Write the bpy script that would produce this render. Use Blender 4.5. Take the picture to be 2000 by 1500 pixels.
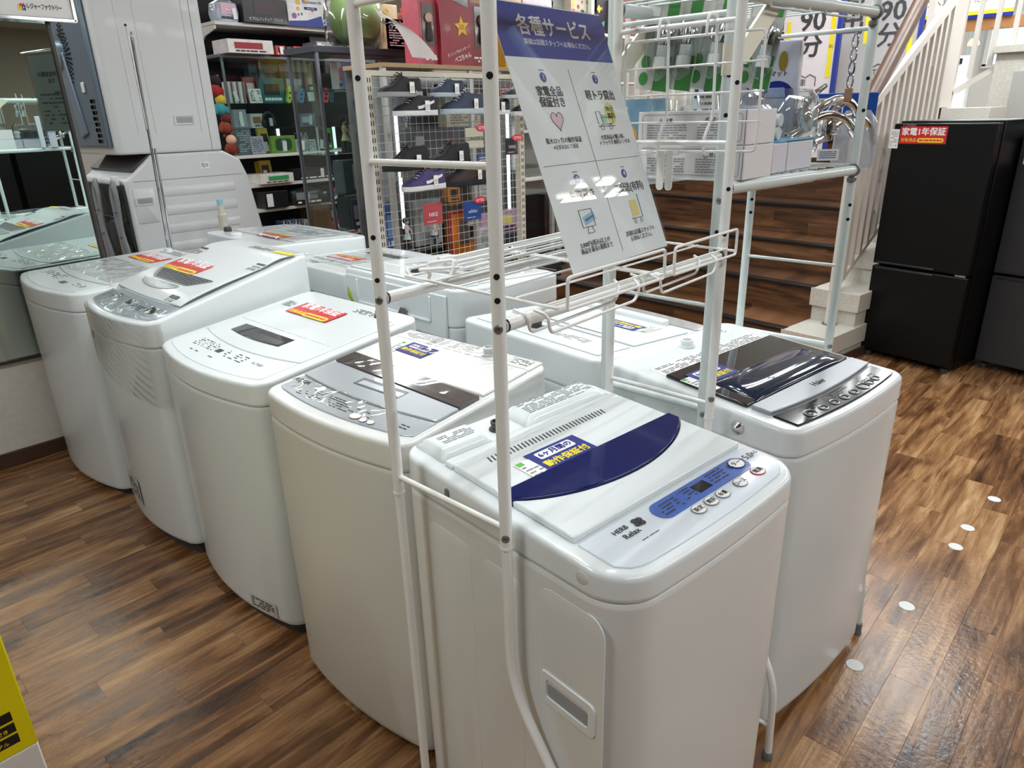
import bpy, bmesh, math, random
from mathutils import Vector, Matrix
random.seed(7)
PI = math.pi
S = bpy.context.scene
COL = S.collection
for o in list(bpy.data.objects):
    bpy.data.objects.remove(o)

# ------------------------------------------------------------------ camera
cam_data = bpy.data.cameras.new('camera'); cam = bpy.data.objects.new('camera', cam_data); COL.objects.link(cam)
F_PX, YAW, PITCH, ROLL, CAM_H = 1366.1, 2.32692577, 0.36616379, -0.0280353, 1.43
cy, sy, cp, sp = math.cos(YAW), math.sin(YAW), math.cos(PITCH), math.sin(PITCH)
fwd = Vector((cy*cp, sy*cp, -sp)); r0 = Vector((sy, -cy, 0)); u0 = r0.cross(fwd)
rr = r0*math.cos(ROLL) + u0*math.sin(ROLL); uu = -r0*math.sin(ROLL) + u0*math.cos(ROLL)
m = Matrix((rr, uu, -fwd)).transposed().to_4x4(); m.translation = Vector((0, 0, CAM_H)); cam.matrix_world = m
cam_data.sensor_width = 36.0; cam_data.lens = F_PX/2000*36.0; cam_data.clip_start = 0.02; cam_data.clip_end = 200
S.camera = cam
# ------------------------------------------------------------------ world, lights, exposure
w = bpy.data.worlds.new('world'); S.world = w; w.use_nodes = True
bg = w.node_tree.nodes['Background']; bg.inputs[0].default_value = (0.93, 0.97, 1.0, 1); bg.inputs[1].default_value = 0.04
S.view_settings.view_transform = 'Standard'; S.view_settings.look = 'None'
S.view_settings.exposure = 0.0; S.view_settings.gamma = 1.0; S.view_settings.use_curve_mapping = False
S.cycles.max_bounces = 7; S.cycles.glossy_bounces = 4; S.cycles.transparent_max_bounces = 14; S.cycles.transmission_bounces = 6
S.cycles.use_denoising = True; S.cycles.caustics_reflective = False; S.cycles.caustics_refractive = False
S.cycles.sample_clamp_indirect = 6
CEIL = 2.95
LROWS = [(-7.6, 0, 11), (-4.7, -3.0, 11), (-1.55, -2.6, 11), (1.35, -1, 11), (4.3, 3, 9)]
LW = 18.5
def area(name, loc, sx, sy_, e, rot=(0, 0, 0), col=(0.915, 0.98, 1.0)):
    l = bpy.data.lights.new(name, 'AREA'); l.shape = 'RECTANGLE'; l.size = sx; l.size_y = sy_; l.energy = e; l.color = col
    o = bpy.data.objects.new(name, l); COL.objects.link(o); o.location = loc; o.rotation_euler = rot; return o
for lx, a, b in LROWS:
    yy = a
    while yy < b:
        for dx in (-0.09, 0.09):
            area('tube_light', (lx+dx, yy+1.2, CEIL-0.10), 0.05, 2.3, LW)
        yy += 3.0

# ------------------------------------------------------------------ materials
MATS = {}
def srgb(c):
    return tuple(((v/255.0)/12.92 if v/255.0 <= 0.04045 else ((v/255.0+0.055)/1.055)**2.4) for v in c)
def mat(name, rgb=None, rough=0.5, metal=0.0, coat=0.0, alpha=1.0, trans=0.0, emit=0.0, ior=1.45, var=0.0, vscale=8.0, bump=0.0, spec=0.5):
    """rgb is 0-255 sRGB; var adds mottling of the thing's own colour, bump fine relief."""
    if name in MATS: return MATS[name]
    M = bpy.data.materials.new(name); M.use_nodes = True; MATS[name] = M
    nt = M.node_tree; b = nt.nodes['Principled BSDF']; c = srgb(rgb)+(1,)
    b.inputs['Base Color'].default_value = c; b.inputs['Roughness'].default_value = rough; b.inputs['Metallic'].default_value = metal
    b.inputs['Coat Weight'].default_value = coat; b.inputs['Coat Roughness'].default_value = 0.05; b.inputs['IOR'].default_value = ior
    b.inputs['Specular IOR Level'].default_value = spec
    b.inputs['Alpha'].default_value = alpha; b.inputs['Transmission Weight'].default_value = trans
    if emit: b.inputs['Emission Color'].default_value = c; b.inputs['Emission Strength'].default_value = emit
    if var or bump:
        tc = nt.nodes.new('ShaderNodeTexCoord'); n = nt.nodes.new('ShaderNodeTexNoise'); n.inputs['Scale'].default_value = vscale; n.inputs['Detail'].default_value = 5
        nt.links.new(tc.outputs['Object'], n.inputs['Vector'])
        if var:
            r = nt.nodes.new('ShaderNodeValToRGB'); r.color_ramp.elements[0].position = 0.3; r.color_ramp.elements[1].position = 0.7
            r.color_ramp.elements[0].color = tuple(max(0, v*(1-var)) for v in c[:3])+(1,)
            r.color_ramp.elements[1].color = tuple(min(1, v*(1+var)) for v in c[:3])+(1,)
            nt.links.new(n.outputs['Fac'], r.inputs[0]); nt.links.new(r.outputs[0], b.inputs['Base Color'])
        if bump:
            bp = nt.nodes.new('ShaderNodeBump'); bp.inputs['Strength'].default_value = bump; bp.inputs['Distance'].default_value = 0.01
            nt.links.new(n.outputs['Fac'], bp.inputs['Height']); nt.links.new(bp.outputs[0], b.inputs['Normal'])
    return M
def wood_mat(name, w_, l_, cols, rough=0.32, axis=0, gs=(26, 1.6), use_cells=True):
    """strip-wood print: each board (cell of w_ by l_ in world space) has its own tint and grain offset."""
    M = bpy.data.materials.new(name); M.use_nodes = True; nt = M.node_tree; N = nt.nodes.new; L = nt.links.new
    b = nt.nodes['Principled BSDF']
    g = N('ShaderNodeNewGeometry'); s = N('ShaderNodeSeparateXYZ'); L(g.outputs['Position'], s.inputs[0])
    def mth(op, a, b_=None, c_=None):
        n = N('ShaderNodeMath'); n.operation = op
        for i, v in enumerate((a, b_, c_)):
            if v is None: continue
            if isinstance(v, (int, float)): n.inputs[i].default_value = v
            else: L(v, n.inputs[i])
        return n.outputs[0]
    across, along = (s.outputs[0], s.outputs[1]) if axis == 0 else (s.outputs[2], s.outputs[0])
    cx = mth('FLOOR', mth('DIVIDE', across, w_))
    off = mth('FRACT', mth('MULTIPLY', cx, 0.377))
    cyy = mth('FLOOR', mth('ADD', mth('DIVIDE', along, l_), off))
    cv = N('ShaderNodeCombineXYZ'); L(cx, cv.inputs[0]); L(cyy, cv.inputs[1])
    wn = N('ShaderNodeTexWhiteNoise'); wn.noise_dimensions = '3D'; L(cv.outputs[0], wn.inputs['Vector'])
    gv = N('ShaderNodeCombineXYZ')
    L(mth('MULTIPLY', across, gs[0]), gv.inputs[0]); L(mth('MULTIPLY', along, gs[1]), gv.inputs[1]); L(mth('MULTIPLY', wn.outputs['Value'], 37.0), gv.inputs[2])
    n1 = N('ShaderNodeTexNoise'); n1.inputs['Scale'].default_value = 1.0; n1.inputs['Detail'].default_value = 6; n1.inputs['Roughness'].default_value = 0.66; n1.inputs['Distortion'].default_value = 1.3
    L(gv.outputs[0], n1.inputs['Vector'])
    gv2 = N('ShaderNodeCombineXYZ')
    L(mth('MULTIPLY', across, gs[0]*0.50), gv2.inputs[0]); L(mth('MULTIPLY', along, gs[1]*1.3), gv2.inputs[1]); L(mth('MULTIPLY', wn.outputs['Value'], 91.0), gv2.inputs[2])
    n2 = N('ShaderNodeTexNoise'); n2.inputs['Scale'].default_value = 1.0; n2.inputs['Detail'].default_value = 2; n2.inputs['Distortion'].default_value = .8; L(gv2.outputs[0], n2.inputs['Vector'])
    # growth rings: thin dark contour lines of the slow noise
    ring = mth('FRACT', mth('MULTIPLY', n2.outputs['Fac'], 17.0))
    ringm = N('ShaderNodeMapRange'); L(ring, ringm.inputs[0]); ringm.inputs[1].default_value = 0.0; ringm.inputs[2].default_value = 0.22; ringm.inputs[3].default_value = 1.0; ringm.inputs[4].default_value = 0.0
    f = mth('ADD', mth('MULTIPLY', n1.outputs['Fac'], .80), mth('MULTIPLY', mth('SUBTRACT', wn.outputs['Value'], 0.5), 0.17))
    f = mth('ADD', f, mth('MULTIPLY', mth('SUBTRACT', n2.outputs['Fac'], 0.5), .75))
    f = mth('ADD', f, .12)
    f = mth('SUBTRACT', f, mth('MULTIPLY', ringm.outputs[0], 0.055))
    r = N('ShaderNodeValToRGB'); L(f, r.inputs[0]); cr = r.color_ramp
    cr.elements[0].position = 0.22; cr.elements[0].color = srgb(cols[0])+(1,); cr.elements[1].position = 0.85; cr.elements[1].color = srgb(cols[3])+(1,)
    for p_, c_ in ((0.44, cols[1]), (0.62, cols[2])):
        e = cr.elements.new(p_); e.color = srgb(c_)+(1,)
    L(r.outputs[0], b.inputs['Base Color'])
    rm = N('ShaderNodeMapRange'); L(n1.outputs['Fac'], rm.inputs[0]); rm.inputs[3].default_value = rough-0.07; rm.inputs[4].default_value = rough+0.12
    L(rm.outputs[0], b.inputs['Roughness'])
    n3 = N('ShaderNodeTexNoise'); n3.inputs['Scale'].default_value = 60; n3.inputs['Detail'].default_value = 3; L(g.outputs['Position'], n3.inputs['Vector'])
    hh = mth('ADD', mth('MULTIPLY', n1.outputs['Fac'], 0.6), n3.outputs['Fac'])
    bp = N('ShaderNodeBump'); bp.inputs['Strength'].default_value = 0.22; bp.inputs['Distance'].default_value = 0.004; L(hh, bp.inputs['Height']); L(bp.outputs[0], b.inputs['Normal'])
    return M
PW, PL = 0.095, 0.56
M_FLOOR = wood_mat('floor_wood_print', PW, PL, ((58, 35, 20), (112, 75, 46), (158, 116, 77), (198, 162, 120)), 0.24, gs=(30, 2.0))
M_STAIR = wood_mat('stair_wood', 0.085, 0.7, ((42, 24, 13), (78, 49, 28), (108, 72, 44), (146, 104, 68)), 0.4, axis=1)
WHITE = mat('white_enamel', (216, 223, 225), 0.28, coat=0.35)
WHITE2 = mat('white_plastic', (224, 229, 231), 0.22, coat=0.3)
WARMW = mat('warm_white_enamel', (216, 215, 211), 0.3, coat=0.3)
GREYB = mat('grey_base_plastic', (62, 62, 64), 0.5)
BLACK = mat('black_plastic', (18, 18, 20), 0.35)
GLOSSBLK = mat('black_gloss', (10, 10, 11), 0.12, coat=0.4)
SILVER = mat('silver_print', (176, 182, 188), 0.3, metal=0.35, coat=0.5)
CHROME = mat('chrome', (225, 227, 230), 0.08, metal=1.0)
STEEL = mat('zinc_steel', (120, 130, 138), 0.35, metal=0.6)
RACKW = mat('white_powder_coat', (238, 238, 236), 0.3, coat=0.4)
RACKG = mat('pale_green_powder_coat', (214, 224, 223), 0.33, coat=0.3)
ZINC = mat('zinc_bolt', (150, 152, 152), .35, metal=.7)
GREYC = mat('grey_cap', (110, 114, 116), 0.5)
def clear(name, tint=(255, 255, 255), rough=0.03, base=0.0, gain=1.0, ior=1.45):
    """thin clear sheet: mirrors by Fresnel, otherwise lets light through"""
    if name in MATS: return MATS[name]
    M = bpy.data.materials.new(name); M.use_nodes = True; MATS[name] = M; nt = M.node_tree; nt.nodes.clear(); N = nt.nodes.new; L_ = nt.links.new
    o = N('ShaderNodeOutputMaterial'); tr = N('ShaderNodeBsdfTransparent'); gl = N('ShaderNodeBsdfGlossy'); mx = N('ShaderNodeMixShader'); fr_ = N('ShaderNodeLayerWeight'); fr_.inputs[0].default_value = .5; pw = N('ShaderNodeMath'); pw.operation = 'POWER'; pw.inputs[1].default_value = 4.0; mm = N('ShaderNodeMath')
    tr.inputs[0].default_value = srgb(tint)+(1,); gl.inputs['Roughness'].default_value = rough; gl.inputs['Color'].default_value = (1, 1, 1, 1)
    mm.operation = 'MULTIPLY_ADD'; mm.inputs[1].default_value = gain; mm.inputs[2].default_value = base+.04; mm.use_clamp = True
    L_(fr_.outputs['Facing'], pw.inputs[0]); L_(pw.outputs[0], mm.inputs[0]); L_(mm.outputs[0], mx.inputs[0]); L_(tr.outputs[0], mx.inputs[1]); L_(gl.outputs[0], mx.inputs[2]); L_(mx.outputs[0], o.inputs[0]); return M
FILM = clear('clear_film', (252, 252, 252), .05, .02, 1.2)
ACRYL = clear('clear_acrylic', (252, 253, 253), .015, -.02, .7)
FILM2 = clear('thin_film', (253, 253, 253), .05, -.02, .7)
PAPER = mat('paper_white', (232, 232, 230), 0.6)
PRINT = mat('print_dark', (60, 60, 64), 0.6)
PRINTG = mat('print_grey', (130, 132, 134), 0.6)
RED = mat('sticker_red', (205, 40, 48), 0.35)
YEL = mat('sticker_yellow', (240, 218, 40), 0.4)
NAVY = mat('sticker_navy', (26, 40, 124), 0.4, spec=.3)
TXW = mat('print_white', (240, 240, 240), 0.5)

# ------------------------------------------------------------------ mesh helpers
class MB:
    def __init__(s): s.v = []; s.f = []
    def add(s, vs, fs):
        n = len(s.v); s.v += [tuple(v) for v in vs]; s.f += [tuple(i+n for i in f) for f in fs]; return s
    def box(s, c, d, rz=0, R=None):
        hx, hy, hz = d[0]/2, d[1]/2, d[2]/2; Mx = R or Matrix.Rotation(rz, 3, 'Z')
        vs = [Vector(c)+Mx@Vector((x*hx, y*hy, z*hz)) for x in (-1, 1) for y in (-1, 1) for z in (-1, 1)]
        return s.add(vs, [(0, 1, 3, 2), (4, 6, 7, 5), (0, 4, 5, 1), (2, 3, 7, 6), (0, 2, 6, 4), (1, 5, 7, 3)])
    def prism(s, pts, z0, z1, axis='z'):
        n = len(pts)
        def P(p, z): return (p[0], p[1], z) if axis == 'z' else ((p[0], z, p[1]) if axis == 'y' else (z, p[0], p[1]))
        vs = [P(p, z0) for p in pts]+[P(p, z1) for p in pts]
        fs = [tuple(range(n))[::-1], tuple(range(n, 2*n))]+[(i, (i+1) % n, n+(i+1) % n, n+i) for i in range(n)]
        return s.add(vs, fs)
    def loft(s, rings, cap0=True, cap1=True, closed=True):
        n = len(rings[0]); vs = [p for r in rings for p in r]; fs = []
        for k in range(len(rings)-1):
            for i in range(n if closed else n-1):
                j = (i+1) % n; fs.append((k*n+i, k*n+j, (k+1)*n+j, (k+1)*n+i))
        if cap0: fs.append(tuple(range(n))[::-1])
        if cap1: fs.append(tuple(range((len(rings)-1)*n, len(rings)*n)))
        return s.add(vs, fs)
    def tube(s, pts, r, n=8, closed=False, cap=True):
        pts = [Vector(p) for p in pts]; rings = []; N = len(pts); up = None
        for i, p in enumerate(pts):
            if closed: t = (pts[(i+1) % N]-pts[i-1])
            else: t = (pts[min(i+1, N-1)]-pts[max(i-1, 0)])
            t.normalize()
            if up is None:
                up = Vector((0, 0, 1)) if abs(t.z) < 0.9 else Vector((1, 0, 0))
            a = up-t*up.dot(t)
            if a.length < 1e-5: a = t.orthogonal()
            a.normalize(); up = a; b_ = t.cross(a); rad = r[i] if isinstance(r, (list, tuple)) else r
            rings.append([p+(a*math.cos(2*PI*k/n)+b_*math.sin(2*PI*k/n))*rad for k in range(n)])
        if closed: rings.append(rings[0])
        return s.loft(rings, cap and not closed, cap and not closed)
    def cyl(s, p0, p1, r, n=12): return s.tube([p0, p1], r, n)
    def lathe(s, prof, c=(0, 0, 0), n=20, axis=None):
        R = axis.to_track_quat('Z', 'Y').to_matrix() if axis is not None else Matrix.Identity(3)
        rings = [[Vector(c)+R@Vector((max(r, 1e-4)*math.cos(2*PI*k/n), max(r, 1e-4)*math.sin(2*PI*k/n), z)) for k in range(n)] for r, z in prof]
        return s.loft(rings)
    def patch(s, fn, nu, nv, th, nrm=Vector((0, 0, 1))):
        """solid sheet: fn(u,v) gives the top surface; thickness goes down by th along nrm"""
        top = [Vector(fn(i/nu, j/nv)) for j in range(nv+1) for i in range(nu+1)]; K = len(top)
        vs = top+[p-nrm*th for p in top]; fs = []; id_ = lambda i, j: j*(nu+1)+i
        for j in range(nv):
            for i in range(nu):
                a, b_, c, d = id_(i, j), id_(i+1, j), id_(i+1, j+1), id_(i, j+1)
                fs.append((a, b_, c, d)); fs.append((a+K, d+K, c+K, b_+K))
        rim = [id_(i, 0) for i in range(nu+1)]+[id_(nu, j) for j in range(1, nv+1)]+[id_(i, nv) for i in range(nu-1, -1, -1)]+[id_(0, j) for j in range(nv-1, 0, -1)]
        for k in range(len(rim)):
            a, b_ = rim[k], rim[(k+1) % len(rim)]; fs.append((a, a+K, b_+K, b_))
        return s.add(vs, fs)
    def sphere(s, c, r, n=14, m_=9, sc=(1, 1, 1)):
        rings = []
        for j in range(m_+1):
            a = -PI/2+PI*j/m_
            rings.append([Vector(c)+Vector((sc[0]*r*math.cos(a)*math.cos(2*PI*k/n)+1e-5, sc[1]*r*math.cos(a)*math.sin(2*PI*k/n), sc[2]*r*math.sin(a))) for k in range(n)])
        return s.loft(rings)
    def build(s, name, m_, parent=None, smooth=True, bevel=0.0, seg=2, kind=None, ang=35):
        me = bpy.data.meshes.new(name); me.from_pydata(s.v, [], s.f); 
        bm = bmesh.new(); bm.from_mesh(me); bmesh.ops.recalc_face_normals(bm, faces=bm.faces); bm.to_mesh(me); bm.free()
        me.materials.append(m_)
        if smooth: me.shade_smooth(); me.set_sharp_from_angle(angle=math.radians(ang))
        o = bpy.data.objects.new(name, me); COL.objects.link(o)
        if parent: o.parent = parent
        if bevel:
            b_ = o.modifiers.new('bevel', 'BEVEL'); b_.width = bevel; b_.segments = seg; b_.limit_method = 'ANGLE'; b_.angle_limit = math.radians(35)
        if kind: o['kind'] = kind
        return o
def tag(o, label=None, cat=None, group=None, kind=None):
    if label: o['label'] = label
    if cat: o['category'] = cat
    if group: o['group'] = group
    if kind: o['kind'] = kind
    return o
def thing(name, label, cat, loc=(0, 0, 0), rz=0, group=None, rot=None):
    o = bpy.data.objects.new(name, None); COL.objects.link(o); o.empty_display_size = 0.05
    o.location = loc; o.rotation_euler = rot or (0, 0, rz)
    return tag(o, label, cat, group)
def copy_tree(o, parent=None):
    c = o.copy(); COL.objects.link(c); c.parent = parent
    for ch in list(o.children): copy_tree(ch, c)
    return c
def txt(s, size, m_, parent, mtx, ext=0.0003, align='CENTER', name='lettering', sx=1.0, valign='CENTER', bold=0.0):
    c = bpy.data.curves.new(name, 'FONT'); c.body = s; c.size = size; c.align_x = align; c.align_y = valign; c.extrude = ext
    c.resolution_u = 2; 
    t_ = bpy.data.objects.new(name, c); me = bpy.data.meshes.new_from_object(t_); bpy.data.objects.remove(t_); bpy.data.curves.remove(c)
    if bold:
        vs = [v.co.copy() for v in me.vertices]; fs = [tuple(f.vertices) for f in me.polygons]; n_ = len(vs); V = []; Fc = []
        for q, (dx, dy) in enumerate(((-1, 0), (1, 0), (0, .8), (0, -.8))): V += [(v.x+dx*bold*size, v.y+dy*bold*size, v.z+q*.00002) for v in vs]; Fc += [tuple(i+q*n_ for i in f) for f in fs]
        me = bpy.data.meshes.new(name); me.from_pydata(V, [], Fc)
    me.materials.clear(); me.materials.append(m_); o = bpy.data.objects.new(name, me); COL.objects.link(o); o.parent = parent
    o.matrix_local = mtx @ Matrix.Diagonal((sx, 1, 1, 1)); return o
def frame(o, xdir, ydir):
    """4x4 with local x along xdir and y along ydir, origin o"""
    x = Vector(xdir).normalized(); y = Vector(ydir); y = (y-x*y.dot(x)).normalized(); z = x.cross(y)
    M = Matrix((x, y, z)).transposed().to_4x4(); M.translation = Vector(o); return M
def mbx(M, mb):
    mb.v = [tuple(M@Vector(v)) for v in mb.v]; return mb
def rrect(w_, h, r, n=5, cx=0, cy_=0):
    pts = []
    for qx, qy, a0 in ((1, 1, 0), (-1, 1, PI/2), (-1, -1, PI), (1, -1, 1.5*PI)):
        for k in range(n+1):
            a = a0+PI/2*k/n; pts.append((cx+qx*(w_/2-r)+r*math.cos(a), cy_+qy*(h/2-r)+r*math.sin(a)))
    return pts
def plines(w_, h, rows, fill=0.8, seed=1, bar=0.34, chunks=6):
    """small print: rows of short bars inside w_ x h (centred), as one mesh"""
    rnd = random.Random(seed); mb = MB()
    for i in range(rows):
        y = h/2-(i+0.5)*h/rows; x = -w_/2
        while x < w_/2-0.001:
            L_ = w_/chunks*rnd.uniform(0.35, 1.1); L_ = min(L_, w_/2-x)
            if rnd.random() < fill: mb.box((x+L_/2, y, 0), (L_*0.92, h/rows*bar, 0.0003))
            x += L_*1.12
    return mb

# ------------------------------------------------------------------ room
def struct(o, label=None): o['kind'] = 'structure'; return o
floor = struct(MB().box((-2.0, 5.0, -0.06), (22, 26, 0.1)).build('floor', mat('floor_base', (60, 42, 30), 0.6), smooth=False))
def plank_mesh():
    me = bpy.data.meshes.new('plank'); hx, hy, t, b = PW/2-0.00015, PL/2-0.00015, 0.0, 0.0004
    v = [(-hx, -hy, -0.012), (hx, -hy, -0.012), (hx, hy, -0.012), (-hx, hy, -0.012), (-hx, -hy, -b), (hx, -hy, -b), (hx, hy, -b), (-hx, hy, -b), (-hx+b, -hy+b, t), (hx-b, -hy+b, t), (hx-b, hy-b, t), (-hx+b, hy-b, t)]
    f = [(8, 9, 10, 11)]+[(a, (a+1) % 4, (a+1) % 4+4, a+4) for a in range(4)]+[(a+4, (a+1) % 4+4, (a+1) % 4+8, a+8) for a in range(4)]
    me.from_pydata(v, [], f); me.materials.append(M_FLOOR); return me
pm = plank_mesh(); cells = []
for cx in range(int(-12.5/PW), int(4/PW)):
    off = (cx*0.377) % 1.0
    for k in range(-3, int(15/PL)):
        x0 = (cx+0.5)*PW; y0 = (k-off+0.5)*PL
        cells.append((x0, y0))
def plank_rank(c):
    x, y = c
    seen = (-3.7 < x < -0.9 and -0.1 < y < 0.85) or (-0.75 < x < 1.0 and 0.9 < y and y < 6) or (x > -1.9 and 3.0 < y < 4.6)
    inframe = seen and ((x*0.735+y*0.678 > -0.2) and x-0.9*y < -0.9 if x > -0.9 else True)
    return (0 if inframe else 1, math.hypot(x, y))
cells.sort(key=plank_rank)
for x0, y0 in cells[:300]:
    o = bpy.data.objects.new('plank', pm); COL.objects.link(o); o.location = (x0, y0, 0.0); o.parent = floor
mb = MB(); base = [tuple(v.co) for v in pm.vertices]; bf = [tuple(p.vertices) for p in pm.polygons]
for x0, y0 in cells[300:]:
    mb.add([(a+x0, b+y0, c) for a, b, c in base], bf)
mb.build('planks', M_FLOOR, floor, smooth=False, kind='stuff')
struct(MB().box((-2.0, 5.0, CEIL+0.05), (22, 26, 0.1)).build('ceiling', mat('ceiling_tile', (232, 232, 230), 0.8), smooth=False))
WALLM = mat('wall_cream', (206, 202, 192), 0.85, var=0.05, vscale=40, bump=0.25)
wl = struct(MB().box((-3.735, -1.45, CEIL/2), (0.2, 5.1, CEIL)).build('wall_left', WALLM, smooth=False))
struct(MB().box((-3.627, -1.45, 0.034), (0.012, 5.1, 0.068)).build('baseboard_left', mat('baseboard_brown', (72, 50, 38), 0.5), smooth=False, bevel=0.003))
struct(MB().box((-11.0, 5, CEIL/2), (0.2, 26, CEIL)).build('wall_back', mat('wall_pale', (205, 205, 200), 0.8), smooth=False))
struct(MB().box((-2.0, 12.5, CEIL/2), (22, 0.2, CEIL)).build('wall_far', mat('wall_pale2', (214, 212, 206), 0.8), smooth=False))

struct(MB().box((7.2, 5, CEIL/2), (.2, 26, CEIL)).build('wall_right', mat('wall_taupe', (150, 140, 126), .8), smooth=False))
# ceiling lamps: each fixture is a thing with a housing and two tubes
TUBE = mat('tube_glow', (255, 253, 246), 0.5, emit=6.0)
def lamp_fixture():
    t = thing('ceiling_light', 'long twin tube fluorescent ceiling light above the shop floor', 'ceiling light', (0, 0, 0), group='fluorescent ceiling lights')
    MB().box((0, 0, -0.02), (0.26, 2.5, 0.04)).build('housing', mat('lamp_housing', (235, 235, 232), 0.5), t, bevel=0.004)
    for dx in (-0.09, 0.09): MB().cyl((dx, -1.18, -0.06), (dx, 1.18, -0.06), 0.016, 10).build('tube', TUBE, t)
    return t
lp = lamp_fixture(); first = True
for lx, a, b in LROWS:
    yy = a
    while yy < b:
        o = lp if first else copy_tree(lp); first = False
        o.location = (lx, yy+1.2, CEIL); yy += 3.0

for k, (x, y) in enumerate(((-.68, 5.15), (-1.45, 6.9), (-4.72, 1.45), (-1.05, 7.6))):
    area('downlight', (x, y, CEIL-.03), .22, .22, 30.0)
    t = thing('downlight', ('round ceiling downlight nearest above the black refrigerator', 'round ceiling downlight over the stairs', 'round ceiling downlight over the stacked machines', 'round ceiling downlight farthest, over the landing')[k], 'ceiling light', (x, y, CEIL)); MB().lathe([(.17, 0), (.17, -.012), (.15, -.014), (.145, -.004)], (0, 0, 0), 24).build('ring', mat('lamp_housing'), t)

# ------------------------------------------------------------------ washing machines
class Washer:
    """top-loading machine, local front is -y; z heights are true heights"""
    def __init__(s, name, label, loc, yaw, W, D, zs, zf, zb, rf=0.06, rb=0.045, bulge=0.02, prof=None, body=None, top=None, base=0.03, group=None, taper=0.0, fs=1.0):
        s.W, s.D, s.zf, s.zb, s.rf, s.rb, s.bulge, s.prof, s.zs = W, D, zf, zb, rf, rb, bulge, prof, zs
        s.r = thing(name, label, 'washing machine', (loc[0], loc[1], 0), math.radians(yaw), group)
        body = body or WHITE; top = top or WHITE2; s.top = top; s.bm = body
        MB().loft([s.ring(0.03, base_z) for base_z in (0.0, base+0.03)]).build('base', GREYB, s.r)
        s.body = MB().loft([s.ring(i, z) for i, z in ((0.010, base), (0.004, base+0.004), (0.001, base+0.014), (0.001, base+0.02), (0.0, zs*0.4), (0.0, zs-0.012), (0.0, zs-0.008), (0.002, zs-0.003), (0.008, zs))]).build('cabinet', body, s.r)
        ed = 0.008
        R = [s.ring(0.010, zs-0.001), s.ring(0.001, zs+0.001), s.ring(-0.001, zs+0.006), s.ring(-0.001, zs+0.009), s.ring(taper*0.5, lambda x, y: (zs+s.z(x, y))/2), s.ring(taper, lambda x, y: s.z(x, y)-ed-.003), s.ring(taper+0.0004, lambda x, y: s.z(x, y)-ed*.9),
             s.ring(taper+0.002, lambda x, y: s.z(x, y)-ed*0.45), s.ring(taper+0.0045, lambda x, y: s.z(x, y)-ed*.15), s.ring(taper+0.0085, lambda x, y: s.z(x, y)-0.0004), s.ring(taper+0.0105, lambda x, y: s.z(x, y)-.0001), s.ring(taper+0.018, lambda x, y: s.z(x, y))]
        last = s.ring(taper+0.018, 0)
        for k in (0.93, 0.8, 0.6, 0.4, 0.2, 0.02): R.append([Vector((p.x*k, p.y*k, s.z(p.x*k, p.y*k))) for p in last])
        s.lidframe = MB().loft(R).build('top_frame', top, s.r, ang=50)
    def z(s, x, y):
        t = min(1, max(0, (y+s.D/2)/s.D))
        if s.prof: t = s.prof(t)
        return s.zf+(s.zb-s.zf)*t
    def yf(s, x, inset=0.0):
        W = s.W-2*inset; r = max(0.006, s.rf-inset); xa = min(abs(x), W/2-1e-4); y = -s.D/2+inset
        if xa > W/2-r: y += r-math.sqrt(max(0, r*r-(xa-(W/2-r))**2))
        return y-s.bulge*(1-(2*x/s.W)**2)
    def yb(s, x, inset=0.0):
        W = s.W-2*inset; r = max(0.006, s.rb-inset); xa = min(abs(x), W/2-1e-4); y = s.D/2-inset
        if xa > W/2-r: y -= r-math.sqrt(max(0, r*r-(xa-(W/2-r))**2))
        return y
    def ring(s, inset, zz):
        pts = []; hw = s.W/2-inset; n = 7
        rf, rb = max(0.006, s.rf-inset), max(0.006, s.rb-inset)
        xs = [-hw+rf*(1-math.cos(PI/2*k/n)) for k in range(n+1)]+[(-hw+rf)+(2*(hw-rf))*k/10 for k in range(1, 10)]+[hw-rf*(1-math.cos(PI/2*k/n)) for k in range(n, -1, -1)]
        for x in xs: pts.append((x, s.yf(x, inset)))
        xb = [hw-rb*(1-math.cos(PI/2*k/n)) for k in range(n+1)]+[-hw+rb*(1-math.cos(PI/2*k/n)) for k in range(n, -1, -1)]
        for x in xb: pts.append((x, s.yb(x, inset)))
        out = []
        for x, y in pts: out.append(Vector((x, y, zz(x, y) if callable(zz) else zz)))
        return out
    def sheet(s, name, m_, x0, x1, ya, yb, off=0.004, th=0.006, parent=None, nu=16, nv=8, bevel=0.0015, ang=40):
        """panel on the deck between curves ya(x) (front) and yb(x) (back)"""
        fa = ya if callable(ya) else (lambda x: ya); fb = yb if callable(yb) else (lambda x: yb)
        def P(u, v):
            x = x0+(x1-x0)*u; y = fa(x)+(fb(x)-fa(x))*v
            return (x, y, s.z(x, y)+off)
        return MB().patch(P, nu, nv, th).build(name, m_, parent or s.r, bevel=bevel, ang=ang)
    def fr(s, x, y, off=0.006, ang=0):
        e = 0.004; o = Vector((x, y, s.z(x, y)+off)); yd = Vector((0, 2*e, s.z(x, y+e)-s.z(x, y-e))); xd = Vector((1, 0, 0))
        yd.normalize(); n = xd.cross(yd); R = Matrix.Rotation(math.radians(ang), 3, n)
        return frame(o, R@xd, R@yd)
    def print(s, x, y, w_, h, rows, off=0.0065, seed=1, m_=None, ang=0, parent=None, fill=0.8, name='print', chunks=6):
        return mbx(s.fr(x, y, off, ang), plines(w_, h, rows, fill, seed, chunks=chunks)).build(name, m_ or PRINT, parent or s.r, smooth=False)
    def text(s, t, x, y, size, m_=None, off=0.0065, ang=0, parent=None, sx=1.0): return txt(t, size, m_ or PRINT, parent or s.r, s.fr(x, y, off, ang), sx=sx)
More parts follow.
